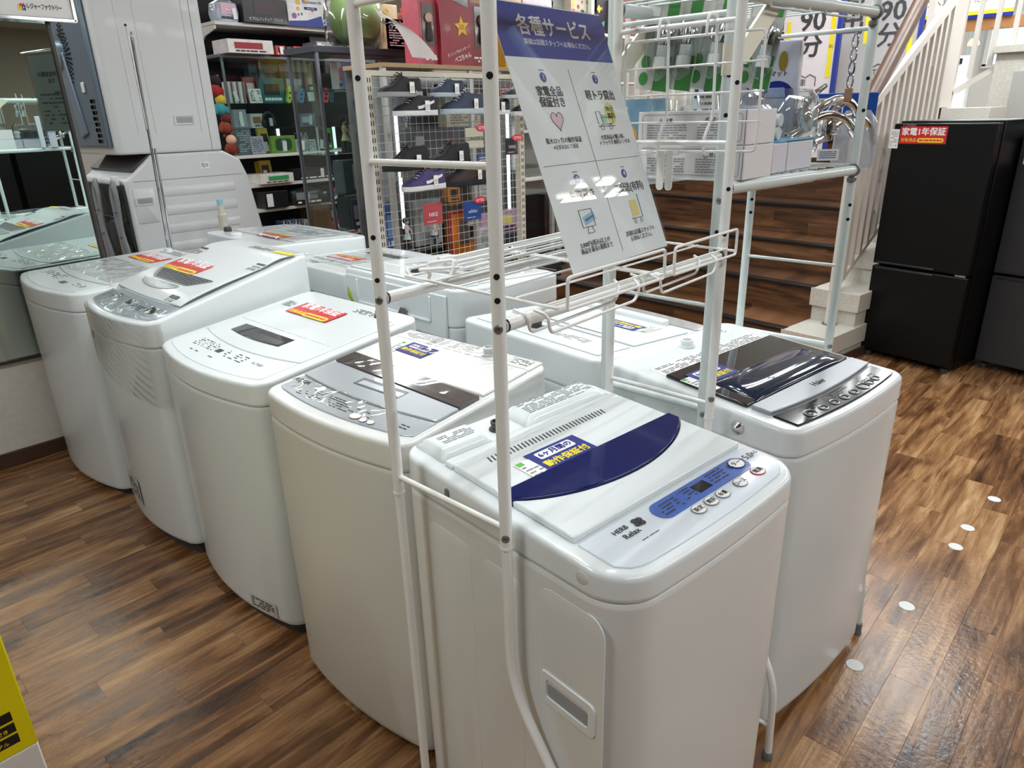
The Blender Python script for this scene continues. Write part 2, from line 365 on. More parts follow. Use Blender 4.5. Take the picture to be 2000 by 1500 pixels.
    def tap(s, x, y, off=0.0, m_=None, r=0.017):
        mb = MB(); c = (x, y, s.z(x, y)+off)
        mb.lathe([(r*1.3, 0), (r*1.25, 0.003), (r*.92, 0.004), (r*.92, 0.012), (r*1.0, 0.013), (r*1.0, 0.018), (r*0.72, 0.0185), (r*0.68, 0.006)], c); return mb.build('water_inlet', m_ or GREYB, s.r)
    def red(s, x, y, w_=0.19, h=0.085, ang=0, off=0.007):
        F = s.fr(x, y, off, ang); st = mbx(F, MB().box((0, 0, 0), (w_, h, 0.0006))).build('warranty_sticker', RED, s.r, smooth=False); st['label'] = 'red warranty sticker with white and yellow lettering'
        k = w_/0.19; up = F@Matrix.Translation((0, 0, 0.0005))
        txt('家電1年保証', 0.033*k, TXW, st, up@Matrix.Translation((0.0, 0.017*k, 0)), sx=0.92, bold=.025)
        txt('対象商品', 0.0185*k, YEL, st, up@Matrix.Translation((-0.052*k, -0.025*k, 0)), bold=.025)
        p = mbx(up@Matrix.Translation((0.034*k, -0.025*k, 0)), MB().prism(rrect(0.105*k, 0.022*k, 0.01*k), 0, 0.0003)).build('pill', YEL, st, smooth=False)
        mbx(up@Matrix.Translation((0.034*k, -0.025*k, 0.0004)), plines(0.09*k, 0.010*k, 1, 1, 3, 0.8)).build('print', RED, st, smooth=False)
        return st
    def blue(s, x, y, w_=0.125, h=0.068, ang=0, off=0.007, tag_side=1):
        F = s.fr(x, y, off, ang); st = mbx(F, MB().box((0, 0, 0), (w_, h, 0.0006))).build('warranty_sticker', NAVY, s.r, smooth=False); st['label'] = 'navy warranty sticker with white and yellow lettering'
        k = w_/0.125; up = F@Matrix.Translation((0, 0, 0.0005))
        mbx(up@Matrix.Translation((-0.002*k, 0.0145*k, 0)), MB().prism(rrect(0.088*k, 0.023*k, 0.004*k), 0, 0.0003)).build('pill', TXW, st, smooth=False)
        txt('6ヶ月間の', 0.018*k, NAVY, st, up@Matrix.Translation((-0.002*k, 0.0145*k, 0.0006)), bold=.025)
        txt('動作保証付', 0.0215*k, YEL, st, up@Matrix.Translation((0.0, -0.0155*k, 0)), bold=.025)
        if tag_side:
            G = F@Matrix.Translation((-w_*0.28*tag_side, -h*0.9, -0.0003))
            pt = mbx(F@Matrix.Translation((-w_*0.62, -h*0.32, -0.0002)), MB().box((0, 0, 0), (w_*0.32, h*1.25, 0.0006))).build('price_tag', PAPER, s.r, smooth=False)
            mbx(F@Matrix.Translation((-w_*0.62, -h*0.35, 0.0004)), plines(w_*0.26, h*0.9, 6, 0.8, 5, 0.4, 3)).build('print', PRINTG, pt, smooth=False)
            mbx(F@Matrix.Translation((-w_*0.70, h*0.22, 0.0004)), MB().box((0, 0, 0), (0.014*k, 0.011*k, 0.0004))).build('logo_patch', mat('tag_green', (92, 170, 70), 0.5), pt, smooth=False)
        return st
    def side_handle(s, side, y, z, w_=0.11, h=0.042, m_=None):
        """grip frame on the flank, pocket shade as a grey plate"""
        x = side*s.W/2; mb = MB()
        o = rrect(w_+0.03, h+0.03, 0.012); i = rrect(w_, h, 0.006); n = len(o)
        r1 = [Vector((x-side*0.002, y+p[0], z+p[1])) for p in o]; r2 = [Vector((x+side*0.005, y+p[0]*0.97, z+p[1]*0.95)) for p in o]
        r3 = [Vector((x+side*0.005, y+p[0]*1.02, z+p[1]*1.03)) for p in i]; r4 = [Vector((x+side*0.0012, y+p[0], z+p[1])) for p in i]
        mb.loft([r1, r2, r3, r4], False, False).build('handle_frame', m_ or s.top, s.r)
        mb2 = MB(); mb2.loft([[Vector((x+side*0.0025, y+p[0]*0.98, z-h*0.12+p[1]*0.72)) for p in i], [Vector((x-side*0.001, y+p[0], z+p[1])) for p in i]])
        mb2.build('grip_shade', mat('recess_shade_grey', (150, 154, 158), 0.5), s.r)  # proud plate, the pocket's shade is put into its grey
    def emboss(s, side, y0, y1, z0, z1, m_=None, rr_=0.03, d=0.0022):
        x = side*s.W/2; o = rrect(y1-y0, z1-z0, rr_, 5, (y0+y1)/2, (z0+z1)/2); i = rrect(y1-y0-0.03, z1-z0-0.03, max(0.005, rr_-0.012), 5, (y0+y1)/2, (z0+z1)/2)
        MB().loft([[Vector((x-side*0.002, p[0], p[1])) for p in o], [Vector((x+side*0.0005, p[0], p[1])) for p in o], [Vector((x+side*d, p[0], p[1])) for p in i]], True, True).build('pressed_panel', m_ or s.bm, s.r, ang=80)
    def film(s, x0, x1, ya, yb, off=0.012, amp=0.004, seed=1, name='protective_film', m_=None):
        rnd = random.Random(seed); a1, a2, a3 = rnd.uniform(0, 6), rnd.uniform(0, 6), rnd.uniform(25, 45)
        fa = ya if callable(ya) else (lambda x: ya); fb = yb if callable(yb) else (lambda x: yb)
        def P(u, v):
            x = x0+(x1-x0)*u; y = fa(x)+(fb(x)-fa(x))*v; e = min(1, 8*min(u, 1-u, v, 1-v))
            return (x, y, s.z(x, y)+off*(.35+.65*e)+amp*.5*e*(math.sin(a3*x+30*y+a1)*0.6+math.sin(70*x-45*y+a2)*0.35+math.sin(130*y+80*x)*0.2))
        mb = MB(); nu, nv = 44, 34
        vs = [P(i/nu, j/nv) for j in range(nv+1) for i in range(nu+1)]
        mb.add(vs, [(j*(nu+1)+i, j*(nu+1)+i+1, (j+1)*(nu+1)+i+1, (j+1)*(nu+1)+i) for j in range(nv) for i in range(nu)])
        o = mb.build(name, m_ or FILM2, s.r, ang=180); o['label'] = 'clear crinkled protective film'; return o
def lerp(a, b, t): return a+(b-a)*t
def sm(t): t = min(1, max(0, t)); return t*t*(3-2*t)

# 1: nearest machine, white with a navy crescent grip
H = Washer('washing_machine', 'nearest white washer with navy crescent lid grip and blue control strip', (-.665, .925), 85, .50, .53, .794, .838, .863, rf=.07, bulge=.012, body=mat('white_enamel_warm', (219, 221, 219), 0.3, coat=0.3))
lx0, lx1 = -.224, .224
H.sheet('lid_back', WHITE2, lx0, lx1, 0.012, 0.135, 0.012, 0.012, bevel=0.003)
cres = lambda x: 0.010-0.085*max(0, 1-(x/0.235)**2)**0.75-0.012
H.sheet('lid_front', WHITE2, lx0, lx1, -0.150, lambda x: cres(x)-0.001, 0.012, 0.012, bevel=0.003, nu=24)
o = H.sheet('lid_grip', mat('navy_gloss', (4, 22, 84), 0.10, coat=0.15), lx0, lx1, cres, 0.010, 0.016, 0.02, bevel=0.002, nu=28); o['label'] = 'glossy navy crescent lid grip'
H.sheet('hinge_strip', WHITE2, lx0, lx1, 0.138, 0.160, 0.010, 0.01, bevel=0.003)
mb = MB()
for i in range(34):
    F = H.fr(lerp(-.165, .135, i/33), 0.106, 0.0125); mbx_ = MB().box((0, 0, 0), (0.0026, 0.018, 0.0008), rz=-0.25); mb.v += []; mbx(F, mbx_); mb.add(mbx_.v, mbx_.f)
mb.build('vent_slots', PRINT, H.r, smooth=False)
# hump behind the lid, in two pieces either side of the inlet
for nm, a, b_ in (('rear_cover', -.222, -.105), ('rear_panel', -.015, .225)):
    def P(u, v, a=a, b_=b_):
        x = lerp(a, b_, u); y = lerp(.168, .250, v); e = min(1, min(u, 1-u)*9, (1-v)*5, v*7)
        return (x, y, H.z(x, y)+0.004+0.015*sm(e))
    MB().patch(P, 22, 14, 0.006).build(nm, WHITE2, H.r, ang=70)
H.tap(-.062, .205, 0.0, r=.0125)
H.print(-.158, .208, .075, .03, 5, off=0.0198, seed=4, m_=PRINTG); H.print(.105, .212, .19, .055, 9, off=0.0198, seed=9, m_=PRINTG, chunks=8)
pf = H.sheet('control_panel', mat('panel_pale', (214, 222, 230), 0.25, coat=0.4), -.222, .224, lambda x: H.yf(x, .020), -0.157, 0.003, 0.004, nu=28)
def pill(Wa, x0, x1, y, hh, z_, m_, name='indicator_strip'):
    pts = rrect(x1-x0, hh, hh*0.48, 6); return mbx(Wa.fr((x0+x1)/2, y, z_), MB().prism(pts, 0, 0.001)).build(name, m_, Wa.r, smooth=False)
pill(H, -.078, .182, -.186, .043, .0035, mat('panel_blue', (66, 98, 178), 0.3, coat=0.4))
mbx(H.fr(.048, -.186, .0047), MB().box((0, 0, 0), (.036, .022, .0008))).build('display', GLOSSBLK, H.r, smooth=False)
H.print(-.04, -.186, .05, .03, 4, off=.005, seed=2); H.print(.012, -.183, .03, .028, 4, off=.005, seed=3, fill=.6); H.print(.098, -.183, .05, .03, 4, off=.005, seed=8)
def button(Wa, x, y, a, b_, s_, ringm, off=.0035):
    F = Wa.fr(x, y, off)
    el = lambda k: [(a*k*math.cos(2*PI*i/24), b_*k*math.sin(2*PI*i/24)) for i in range(24)]
    bt = mbx(F, MB().prism(el(1), 0, .0012)).build('button', ringm, Wa.r, smooth=False)
    mbx(F, MB().prism(el(.9), .001, .0018)).build('button_face', TXW, bt, smooth=False)
    if s_: txt(s_, a*.75, PRINT, bt, F@Matrix.Translation((0, 0, .0021)), sx=1)
for x, s_ in ((-.013, '設定'), (.022, '選択'), (.055, '水量'), (.108, 'コース')): button(H, x, -.222, .0145, .0115, s_, PRINTG)
button(H, .158, -.184, .0175, .0145, 'スタート', NAVY, .0047); button(H, .166, -.221, .0155, .0125, '電源', RED)
H.text('5.0', .196, -.184, .02); H.text('KG', .217, -.184, .011)
H.text('HERB', -.150, -.176, .0135, off=.004); H.text('Relax', -.143, -.193, .0155, off=.004)
mb = MB()
for a in range(4):
    F = H.fr(-.112+.006*math.cos(a*PI/2+.6), -.180+.006*math.sin(a*PI/2+.6), .004); q = MB().prism([(.0065*math.cos(2*PI*i/10), .0055*math.sin(2*PI*i/10)) for i in range(10)], 0, .0005); mbx(F, q); mb.add(q.v, q.f)
mb.build('leaf_emblem', PRINT, H.r, smooth=False)
H.print(-.125, -.214, .04, .004, 1, off=.004, seed=3)
H.blue(-.052, .040, .126, .068, off=.0135)
H.side_handle(-1, -.165, .575, .088, .036); H.emboss(-1, -.235, -.100, .22, .765); H.emboss(-1, .065, .185, .10, .750, rr_=.02); H.emboss(-1, -.06, .035, .12, .745, rr_=.02)
MB().lathe([(.011, -.002), (.011, .0006), (.010, .001)], (-H.W/2, -.190, .820), 18, Vector((-1, 0, 0))).build('screw_cover', WARMW, H.r)
MB().prism([(p[0]+.12, p[1]+.828) for p in rrect(.009, .022, .0044)], -H.W/2-.003, -H.W/2+.001, axis='x').build('slot_cover', GREYC, H.r)

# 2: black glass top machine with silver band
A = Washer('washing_machine', 'white washer with black glass lid, silver band and dark control panel', (-.685, 1.605), 83, .525, .52, .755, .815, .845, rf=.040, bulge=.018)
DG = mat('dark_glass', (12, 16, 24), 0.05, coat=0.8)
A.sheet('glass_lid', DG, -.226, .232, -.125, .095, .008, .01, bevel=.003)
def P(u, v):
    x = lerp(-.19, .20, u); y = lerp(-.128, -.005, v); e = max(0, 1-(2*u-1)**6)*max(0, 1-(2*v-1)**2)
    return (x, y, A.z(x, y)+.006+.015*e**.5)
MB().patch(P, 36, 18, .004).build('lid_dome', mat('blue_glass', (6, 30, 56), 0.06, coat=0.4), A.r, ang=80)
silf = lambda x: -.178-.018*(1-(x/.24)**2)
A.sheet('silver_band', mat('silver_band', (152, 156, 162), 0.30, metal=.2), -.222, .234, silf, -.133, .010, .01, bevel=.002)
A.sheet('control_panel', mat('panel_dark', (40, 36, 38), 0.10, spec=.18), -.222, .232, lambda x: A.yf(x, .022), lambda x: silf(x)-.004, .004, .006, nu=26, bevel=.002)
A.text('Haier', .01, -.163, .024, off=.0105)
for x, r_ in ((-.15, .016), (-.10, .012), (-.055, .012), (-.01, .012), (.035, .012), (.085, .017), (.12, .012), (.155, .012)):
    F = A.fr(x, -.236+.01*(x/.2)**2, .004); bt = mbx(F, MB().tube([(r_*math.cos(2*PI*i/20), r_*.8*math.sin(2*PI*i/20), .001) for i in range(20)], .0016, 5, closed=True)).build('button', SILVER, A.r)
    mbx(F, plines(.012, .006, 2, 1, int(abs(x)*999), .4, 3)).build('print', TXW, bt, smooth=False)
A.print(.0, -.215, .36, .014, 2, off=.0045, seed=6, m_=PRINTG, fill=.5, chunks=20)
A.sheet('caution_label', PAPER, -.220, .215, .102, .148, .001, .001, bevel=0); A.print(0, .125, .42, .04, 6, off=.0016, seed=12, chunks=14)
A.tap(-.01, .195, 0, WHITE2)
A.print(.13, .21, .10, .03, 4, off=.001, seed=2, m_=PRINTG)
A.blue(-.135, .028, .125, .068, off=.009)
MB().lathe([(.016, 0), (.015, .004), (.010, .007), (.006, .012), (0.001, .014)], (-A.W/2, -.13, .79), 16, Vector((-1, 0, 0))).build('hinge_screw', CHROME, A.r)

# 3: silver-panel machine with brown-grey strip
Q = Washer('washing_machine', 'silver-topped white washer with brown strip, clear film and navy sticker', (-1.255, .968), 2, .515, .46, .775, .836, .875, rf=.032, bulge=.030, body=mat('white_enamel_beige', (213, 214, 211), 0.3, coat=0.3), top=mat('white_plastic_warm', (222, 223, 221), 0.22, coat=.3))
Q.sheet('lid', Q.top, -.236, .236, .012, .165, .006, .006, bevel=.002)
ws = lambda x: -.020-.014*(x/.24)
Q.sheet('window_strip', mat('brown_grey_glass', (78, 74, 74), 0.08, coat=.8), -.236, .236, lambda x: ws(x)-.028, lambda x: ws(x)+.034, .008, .008, bevel=.001)
Q.sheet('lid_front', SILVER, -.236, .236, lambda x: -.128-.02*(1-(x/.24)**2), lambda x: ws(x)-.030, .006, .006, bevel=.002)
Q.sheet('grip_pocket', mat('grip_dark', (120, 124, 130), .3, metal=.5), -.078, .082, -.102, -.066, .0075, .004, bevel=.003)
Q.sheet('grip_tray', mat('grip_light', (196, 200, 206), .25, metal=.4), -.066, .082, -.099, -.078, .0085, .004, bevel=.003)
Q.sheet('control_panel', SILVER, -.232, .238, lambda x: Q.yf(x, .034), lambda x: -.131-.02*(1-(x/.24)**2), .003, .004, nu=24)
Q.text('AQUA', -.205, -.155, .022, off=.0036); Q.print(-.09, -.185, .17, .04, 5, off=.0036, seed=5, fill=.5, chunks=12); Q.print(.04, -.19, .12, .03, 4, off=.0036, seed=6, fill=.5, chunks=9); Q.print(.19, -.18, .03, .02, 2, off=.0036, seed=6)
button(Q, .065, -.205, .016, .012, '', mat('copper_label', (170, 120, 90), .3, metal=.4)); button(Q, .095, -.208, .010, .008, '', PRINTG); button(Q, .118, -.206, .010, .008, '', PRINTG)
Q.sheet('rear_panel', Q.top, -.236, .236, .170, .222, .004, .004, bevel=.002); Q.print(-.09, .198, .26, .04, 6, off=.0045, seed=14, m_=PRINTG, chunks=12); Q.print(.19, .198, .06, .03, 4, off=.0045, seed=15)
Q.tap(.085, .198, .004, Q.top, .016)
Q.blue(-.095, .118, .105, .062, off=.0075, ang=-4)
Q.film(-.232, .236, lambda x: Q.yf(x, .035), -.14, .010, .006, 11); Q.film(-.12, .225, .10, .225, .010, .006, 3); Q.film(-.235, .235, -.05, .02, .012, .003, 8)

# 4: white machine with black grip opening
I = Washer('washing_machine', 'plain white washer with black slot opening in its lid', (-1.905, 1.035), 0, .61, .54, .745, .808, .868, rf=.045, bulge=.048, base=.045)
sf = lambda x: -.135-.035*(1-(x/.27)**2)
I.sheet('lid', WHITE2, -.275, .275, lambda x: sf(x)+.003, .190, .004, .006, bevel=.002)
I.sheet('control_panel', mat('panel_white', (226, 232, 234), .25, coat=.3), -.272, .272, lambda x: I.yf(x, .03), lambda x: sf(x), .002, .003, nu=30)
def ops(x): return -.100-.012*math.sin(PI*min(1, max(0, (x+.18)/.30)))
I.sheet('slot_opening', GLOSSBLK, -.176, .110, ops, -.046, .0055, .004, bevel=.002)
I.sheet('slot_grip', mat('slot_dark', (44, 44, 46), .25), -.10, .10, lambda x: ops(x)+.006, -.072, .0062, .003, bevel=.002)
I.print(0, -.022, .5, .0016, 1, off=.0048, m_=PRINTG, fill=1)
mbx(I.fr(-.035, -.208, .003), MB().box((0, 0, 0), (.026, .018, .0008))).build('display', BLACK, I.r, smooth=False)
I.print(-.125, -.200, .13, .045, 5, off=.0028, seed=31, fill=.45, chunks=14); I.print(.055, -.205, .11, .04, 4, off=.0028, seed=32, fill=.5, chunks=10); I.print(-.06, -.245, .2, .01, 1, off=.0028, seed=33, fill=.4, chunks=12); I.print(.17, -.2, .05, .012, 2, off=.0028, seed=34)
I.red(-.045, .126, .23, .085); I.print(-.215, .135, .055, .04, 4, off=.0065, seed=7)
I.print(.10, .212, .10, .03, 4, off=.0012, seed=8); I.tap(.175, .218, 0); I.print(.24, .19, .03, .02, 2, off=.0012, seed=9, m_=PRINTG)

# 5: sloping-lid machine in stretch film
KNP = [(-.15, -.08), (0, 0), (.12, .10), (.25, .33), (.45, .57), (.69, .80), (.82, .97), (1.0, .97), (1.2, .9)]
def ppro(t):
    for i in range(1, len(KNP)-2):
        if t <= KNP[i+1][0] or i == len(KNP)-3:
            (x0, a), (x1, b), (x2, c), (x3, d) = KNP[i-1:i+3]; h = x2-x1; u = (t-x1)/h; m1 = (c-a)/(x2-x0)*h; m2 = (d-b)/(x3-x1)*h
            return (2*u**3-3*u*u+1)*b+(u**3-2*u*u+u)*m1+(-2*u**3+3*u*u)*c+(u**3-u*u)*m2
N_ = Washer('washing_machine', 'white washer with swept-up lid wrapped in stretch film, grey crescent grip', (-2.53, 1.05), 0, .57, .59, .775, .857, .985, rf=.042, bulge=.045, base=.05, prof=ppro)
cpb = lambda x: -.186-.008*(1-(x/.28)**2)
N_.sheet('control_panel', mat('panel_bluegrey', (160, 170, 178), .2, coat=.6), -.262, .262, lambda x: N_.yf(x, .026), cpb, .003, .004, nu=28)
N_.sheet('lid', WHITE2, -.262, .262, lambda x: cpb(x)+.004, .285, .006, .006, nv=24, bevel=.002)
mbx(N_.fr(-.02, -.235, .0045), MB().box((0, 0, 0), (.034, .022, .001))).build('display', BLACK, N_.r, smooth=False)
mbx(N_.fr(.165, -.235, .0045), MB().box((0, 0, 0), (.055, .034, .001))).build('display', GLOSSBLK, N_.r, smooth=False)
N_.print(-.17, -.225, .12, .03, 3, off=.0045, seed=41, fill=.5, chunks=9); N_.print(.07, -.245, .10, .03, 3, off=.0045, seed=42, fill=.6)
def cr(x, a): return -.03+a
N_.sheet('grip_plate', mat('grip_silver', (164, 168, 170), .25, metal=.6), -.185, .10, lambda x: -.108-.042*math.sqrt(max(0, 1-((x+.042)/.145)**2)), -.107, .008, .003, nu=28)
gl = N_.sheet('grille', mat('grille_grey', (150, 154, 156), .3, metal=.5), -.215, .205, lambda x: -.098+.058*max(0, (-x-.13)/.085)**2+.058*max(0, (x-.12)/.085)**1.2, -.036, .008, .003, nv=10, nu=28)
mb = MB()
for k in range(7):
    yy = -.090+k*.0085; f_ = k/6; q = MB().box((0, 0, 0), (.27+.12*f_, .0028, .001)); mbx(N_.fr(-.002+.008*f_, yy, .0088), q); mb.add(q.v, q.f)
mb.build('grille_slots', PRINT, gl, smooth=False)
N_.red(-.092, .012, .27, .068)
for x, y in ((-.232, .135), (.240, .115)):
    N_.print(x, y-.02, .06, .035, 4, off=.0075, seed=int(x*99)+50); mbx(N_.fr(x, y+.01, .0075), MB().box((0, 0, 0), (.055, .009, .0005))).build('barcode_bar', BLACK, N_.r, smooth=False)
mbx(N_.fr(.175, -.160, .0075), MB().box((0, 0, 0), (.06, .016, .0005))).build('barcode_bar', BLACK, N_.r, smooth=False); N_.print(.17, -.178, .055, .014, 2, off=.0075, seed=55)
N_.sheet('rear_panel', WHITE2, -.262, .262, .288, .302, .004, .004); N_.print(.05, .235, .16, .03, 4, off=.0075, seed=56)
mbx(N_.fr(.21, .232, .0075), MB().box((0, 0, 0), (.13, .024, .0005))).build('yellow_label', YEL, N_.r, smooth=False)
# stretch film round the front, crinkled in diagonal folds
def P(u, v):
    x = lerp(-.292, .288, u); y = N_.yf(max(-.2865, min(.2865, x)))-.004; z = lerp(.70, .852, v)-.10*u*(1-v)-.03*(1-v)
    f = math.sin((z*1.0+x*.62)*210+3*math.sin(x*13))*.0016+math.sin((z+x*.5)*430)*.0007
    return (x, y+f-.0015, z)
nu, nv = 110, 60; vs = [P(i/nu, j/nv) for j in range(nv+1) for i in range(nu+1)]
o = MB().add(vs, [(j*(nu+1)+i, j*(nu+1)+i+1, (j+1)*(nu+1)+i+1, (j+1)*(nu+1)+i) for j in range(nv) for i in range(nu)]).build('stretch_film', FILM, N_.r, ang=180); o['label'] = 'clear stretch film with diagonal creases'
def front_label(Wa, x, z, w_, h, rows, seed, txt_=None):
    F = frame((x, Wa.yf(x)-.0012, z), (1, (Wa.yf(x+.01)-Wa.yf(x-.01))/.02, 0), (0, 0, 1))
    st = mbx(F, MB().box((0, 0, 0), (w_, h, .0006))).build('caution_label', mat('label_grey', (200, 198, 196), .5), Wa.r, smooth=False)
    mbx(F@Matrix.Translation((0, 0, .0006)), plines(w_*.85, h*.8, rows, .75, seed, .55, 4)).build('print', PRINT, st, smooth=False)
front_label(N_, -.245, .735, .07, .03, 2, 5); front_label(N_, -.10, .17, .15, .10, 6, 6); front_label(I, .17, .085, .12, .045, 4, 7)
N_.film(-.25, .25, lambda x: N_.yf(x, .03), -.21, .009, .006, 17)

# 6: machine by the wall
W1 = Washer('washing_machine', 'slim pale washer beside the mirror, red sticker and film-covered lid', (-3.255, 1.06), 0, .70, .62, .785, .855, .872, rf=.045, bulge=.065)
s1 = lambda x: -.175-.035*(1-(x/.31)**2)
W1.sheet('control_panel', mat('panel_white'), -.31, .31, lambda x: W1.yf(x, .03), lambda x: s1(x), .002, .003, nu=28)
W1.sheet('lid_front', WHITE2, -.31, .31, lambda x: s1(x)+.003, .03, .005, .005, bevel=.002); W1.sheet('lid_back', WHITE2, -.31, .31, .033, .21, .005, .005, bevel=.002)
W1.print(-.15, -.24, .24, .05, 4, off=.0025, seed=61, fill=.5, chunks=14); mbx(W1.fr(.07, -.268, .003), MB().box((0, 0, 0), (.045, .022, .001))).build('display', mat('disp_maroon', (50, 22, 24), .3), W1.r, smooth=False)
W1.print(.2, -.25, .10, .03, 3, off=.0025, seed=62, fill=.5); W1.print(0, .26, .5, .05, 5, off=.001, seed=63, m_=PRINTG, chunks=14)
W1.red(-.10, .135, .25, .095); W1.film(-.28, .30, -.17, .05, .012, .009, 21); W1.tap(-.2, .26, 0, WHITE2)
MB().sphere((W1.W/2, -.14, .81), .013).build('corner_bump', WHITE2, W1.r)
for s_ in (1,): W1.side_handle(s_, -.10, .60)

# back row, facing away
R4 = Washer('washing_machine', 'white washer seen from behind, navy sticker and dark inlet, grey control band', (-1.262, 1.69), 173, .60, .55, .735, .805, .835, rf=.05, bulge=.02)
R4.sheet('lid', WHITE2, -.262, .262, -.155, .09, .007, .007, bevel=.003); R4.sheet('rear_panel', WHITE2, -.262, .262, .105, .235, .004, .004, bevel=.004)
R4.sheet('control_panel', mat('panel_greybrown', (168, 168, 168), .15, coat=.6), -.262, .262, lambda x: R4.yf(x, .02), -.195, .004, .004)
R4.sheet('grip_bar', WHITE2, -.17, .17, -.185, -.150, .020, .018, bevel=.006)
mb = MB()
for i in range(40):
    q = MB().box((0, 0, 0), (.003, .010, .0008)); mbx(R4.fr(lerp(-.17, .16, i/39), .072, .0075), q); mb.add(q.v, q.f)
mb.build('vent_slots', PRINT, R4.r, smooth=False)
R4.tap(.055, .165, .004); R4.print(-.09, .165, .14, .04, 5, off=.0045, seed=71, m_=PRINTG); R4.print(.16, .16, .09, .03, 4, off=.0045, seed=72, m_=PRINTG)
R4.blue(-.10, -.055, .125, .065, off=.0085)
R3 = Washer('washing_machine', 'white washer seen from behind with raised back cover and grey hose', (-2.01, 1.80), 178, .68, .54, .765, .865, .895, rf=.06, bulge=.03)
R3.sheet('lid', WHITE2, -.30, .30, -.24, .12, .008, .008, bevel=.003); R3.sheet('rear_panel', WHITE2, -.31, .31, .13, .25, .008, .008, bevel=.005)
R3.sheet('dark_edge', BLACK, -.30, .10, lambda x: -.285-.01*(1-(x/.3)**2), lambda x: -.268, .006, .004)
R3.tap(.01, .16, .006); R3.blue(-.06, -.03, .125, .065, off=.0095); R3.film(-.29, .2, -.22, .1, .014, .007, 31)
mb = MB(); mb.box((0, .276, .80), (.60, .012, .15)); mb.box((.0, .283, .775), (.44, .01, .012)); mb.box((.22, .283, .82), (.012, .01, .09)); mb.box((-.22, .283, .82), (.012, .01, .09)); mb.build('back_cover', WHITE2, R3.r, bevel=.004)
mb = MB()
for k in range(3): mb.tube([(-.09+.012*k, .292, .80), (-.075+.012*k, .30, .77), (-.08+.014*k, .298, .70), (-.10+.012*k, .296, .66), (-.11+.02*k, .30, .74), (-.10+.012*k, .296, .795)], .004, 6)
mb.build('power_cord', GREYC, R3.r)
mb = MB(); mb.tube([(.26, .285, .76), (.262, .30, .80), (.255, .302, .83), (.248, .295, .80)], .003, 6); mb.tube([(.25, .285, .76), (.24, .30, .79), (.245, .31, .815)], .003, 6); mb.build('earth_wire', mat('earth_wire', (176, 190, 60), .4), R3.r)
R2 = Washer('washing_machine', 'white washer behind the swept-lid one, red sticker and black slot', (-2.64, 1.86), 178, .54, .54, .74, .83, .85, rf=.05, bulge=.03)
R2.sheet('lid', WHITE2, -.24, .24, -.20, .13, .007, .007, bevel=.003); R2.sheet('slot_opening', GLOSSBLK, -.16, .12, -.135, -.08, .0085, .004); R2.red(.07, .06, .2, .085, off=.0085)
R2.film(-.23, .23, -.19, .2, .012, .008, 33); R2.print(.12, .2, .1, .04, 5, off=.001, seed=81)
R1 = Washer('washing_machine', 'white washer farthest in the back row, dark knob and red sticker', (-3.33, 1.86), 178, .74, .52, .79, .885, .905, rf=.05, bulge=.02)
R1.sheet('lid', WHITE2, -.33, .33, -.20, .12, .006, .006, bevel=.003); R1.sheet('lid_window', mat('smoke_window', (206, 210, 220), .08, coat=.6), -.22, .05, -.13, -.03, .0085, .004, bevel=.002)
R1.red(-.06, .09, .24, .08, off=.0075); R1.film(-.32, .32, -.21, .16, .012, .010, 37)
MB().lathe([(.02, 0), (.02, .018), (.017, .024), (.001, .026)], (.30, .16, .90), 16).build('water_inlet', GREYB, R1.r)
MB().lathe([(.03, 0), (.03, .012), (.024, .016), (.001, .017)], (.12, .2, .90), 16).build('softener_cap', WHITE2, R1.r)

# ------------------------------------------------------------------ pipe racks over the machines
HOLE = mat('hole_black', (12, 12, 12), .8)
def pole(mb_pts, r, m_, parent, name='pole', n=14): return MB().tube(mb_pts, r, n).build(name, m_, parent, ang=60)
def bend(pts, rad=.03, k=4):
    out = [Vector(pts[0])]
    for i in range(1, len(pts)-1):
        a, b, c = Vector(pts[i-1]), Vector(pts[i]), Vector(pts[i+1]); d1 = (a-b).normalized(); d2 = (c-b).normalized(); r = min(rad, (a-b).length*.45, (c-b).length*.45)
        p, q = b+d1*r, b+d2*r
        for j in range(k+1):
            t = j/k; out.append(p*(1-t)**2+b*2*t*(1-t)+q*t*t)
    out.append(Vector(pts[-1])); return out
def dots(parent, x, y, zs, r, pr, d=(1, 0, 0)):
    d = Vector(d).normalized()
    for z in zs: MB().cyl(Vector((x, y, z))+d*(pr-.004), Vector((x, y, z))+d*(pr+.0006), r, 14).build('adjustment_hole', HOLE, parent)
def bolt(parent, p, d, r=.0065):
    d = Vector(d).normalized(); b = MB().lathe([(r, 0), (r, .0015), (r*.7, .0028), (r*.45, .0028), (r*.42, .0012)], Vector(p), 14, d).build('bolt', ZINC, parent)
rk = thing('laundry_rack', 'white tubular rack standing astride the nearest washer, holding the service sign', 'rack', (-.764, .966, 0))
def L(p): return (p[0]+.764, p[1]-.966, p[2])
ZX = 1.164; XF, XB, Y0, Y1 = -.634, -.894, .650, 1.283; ZT = 1.80
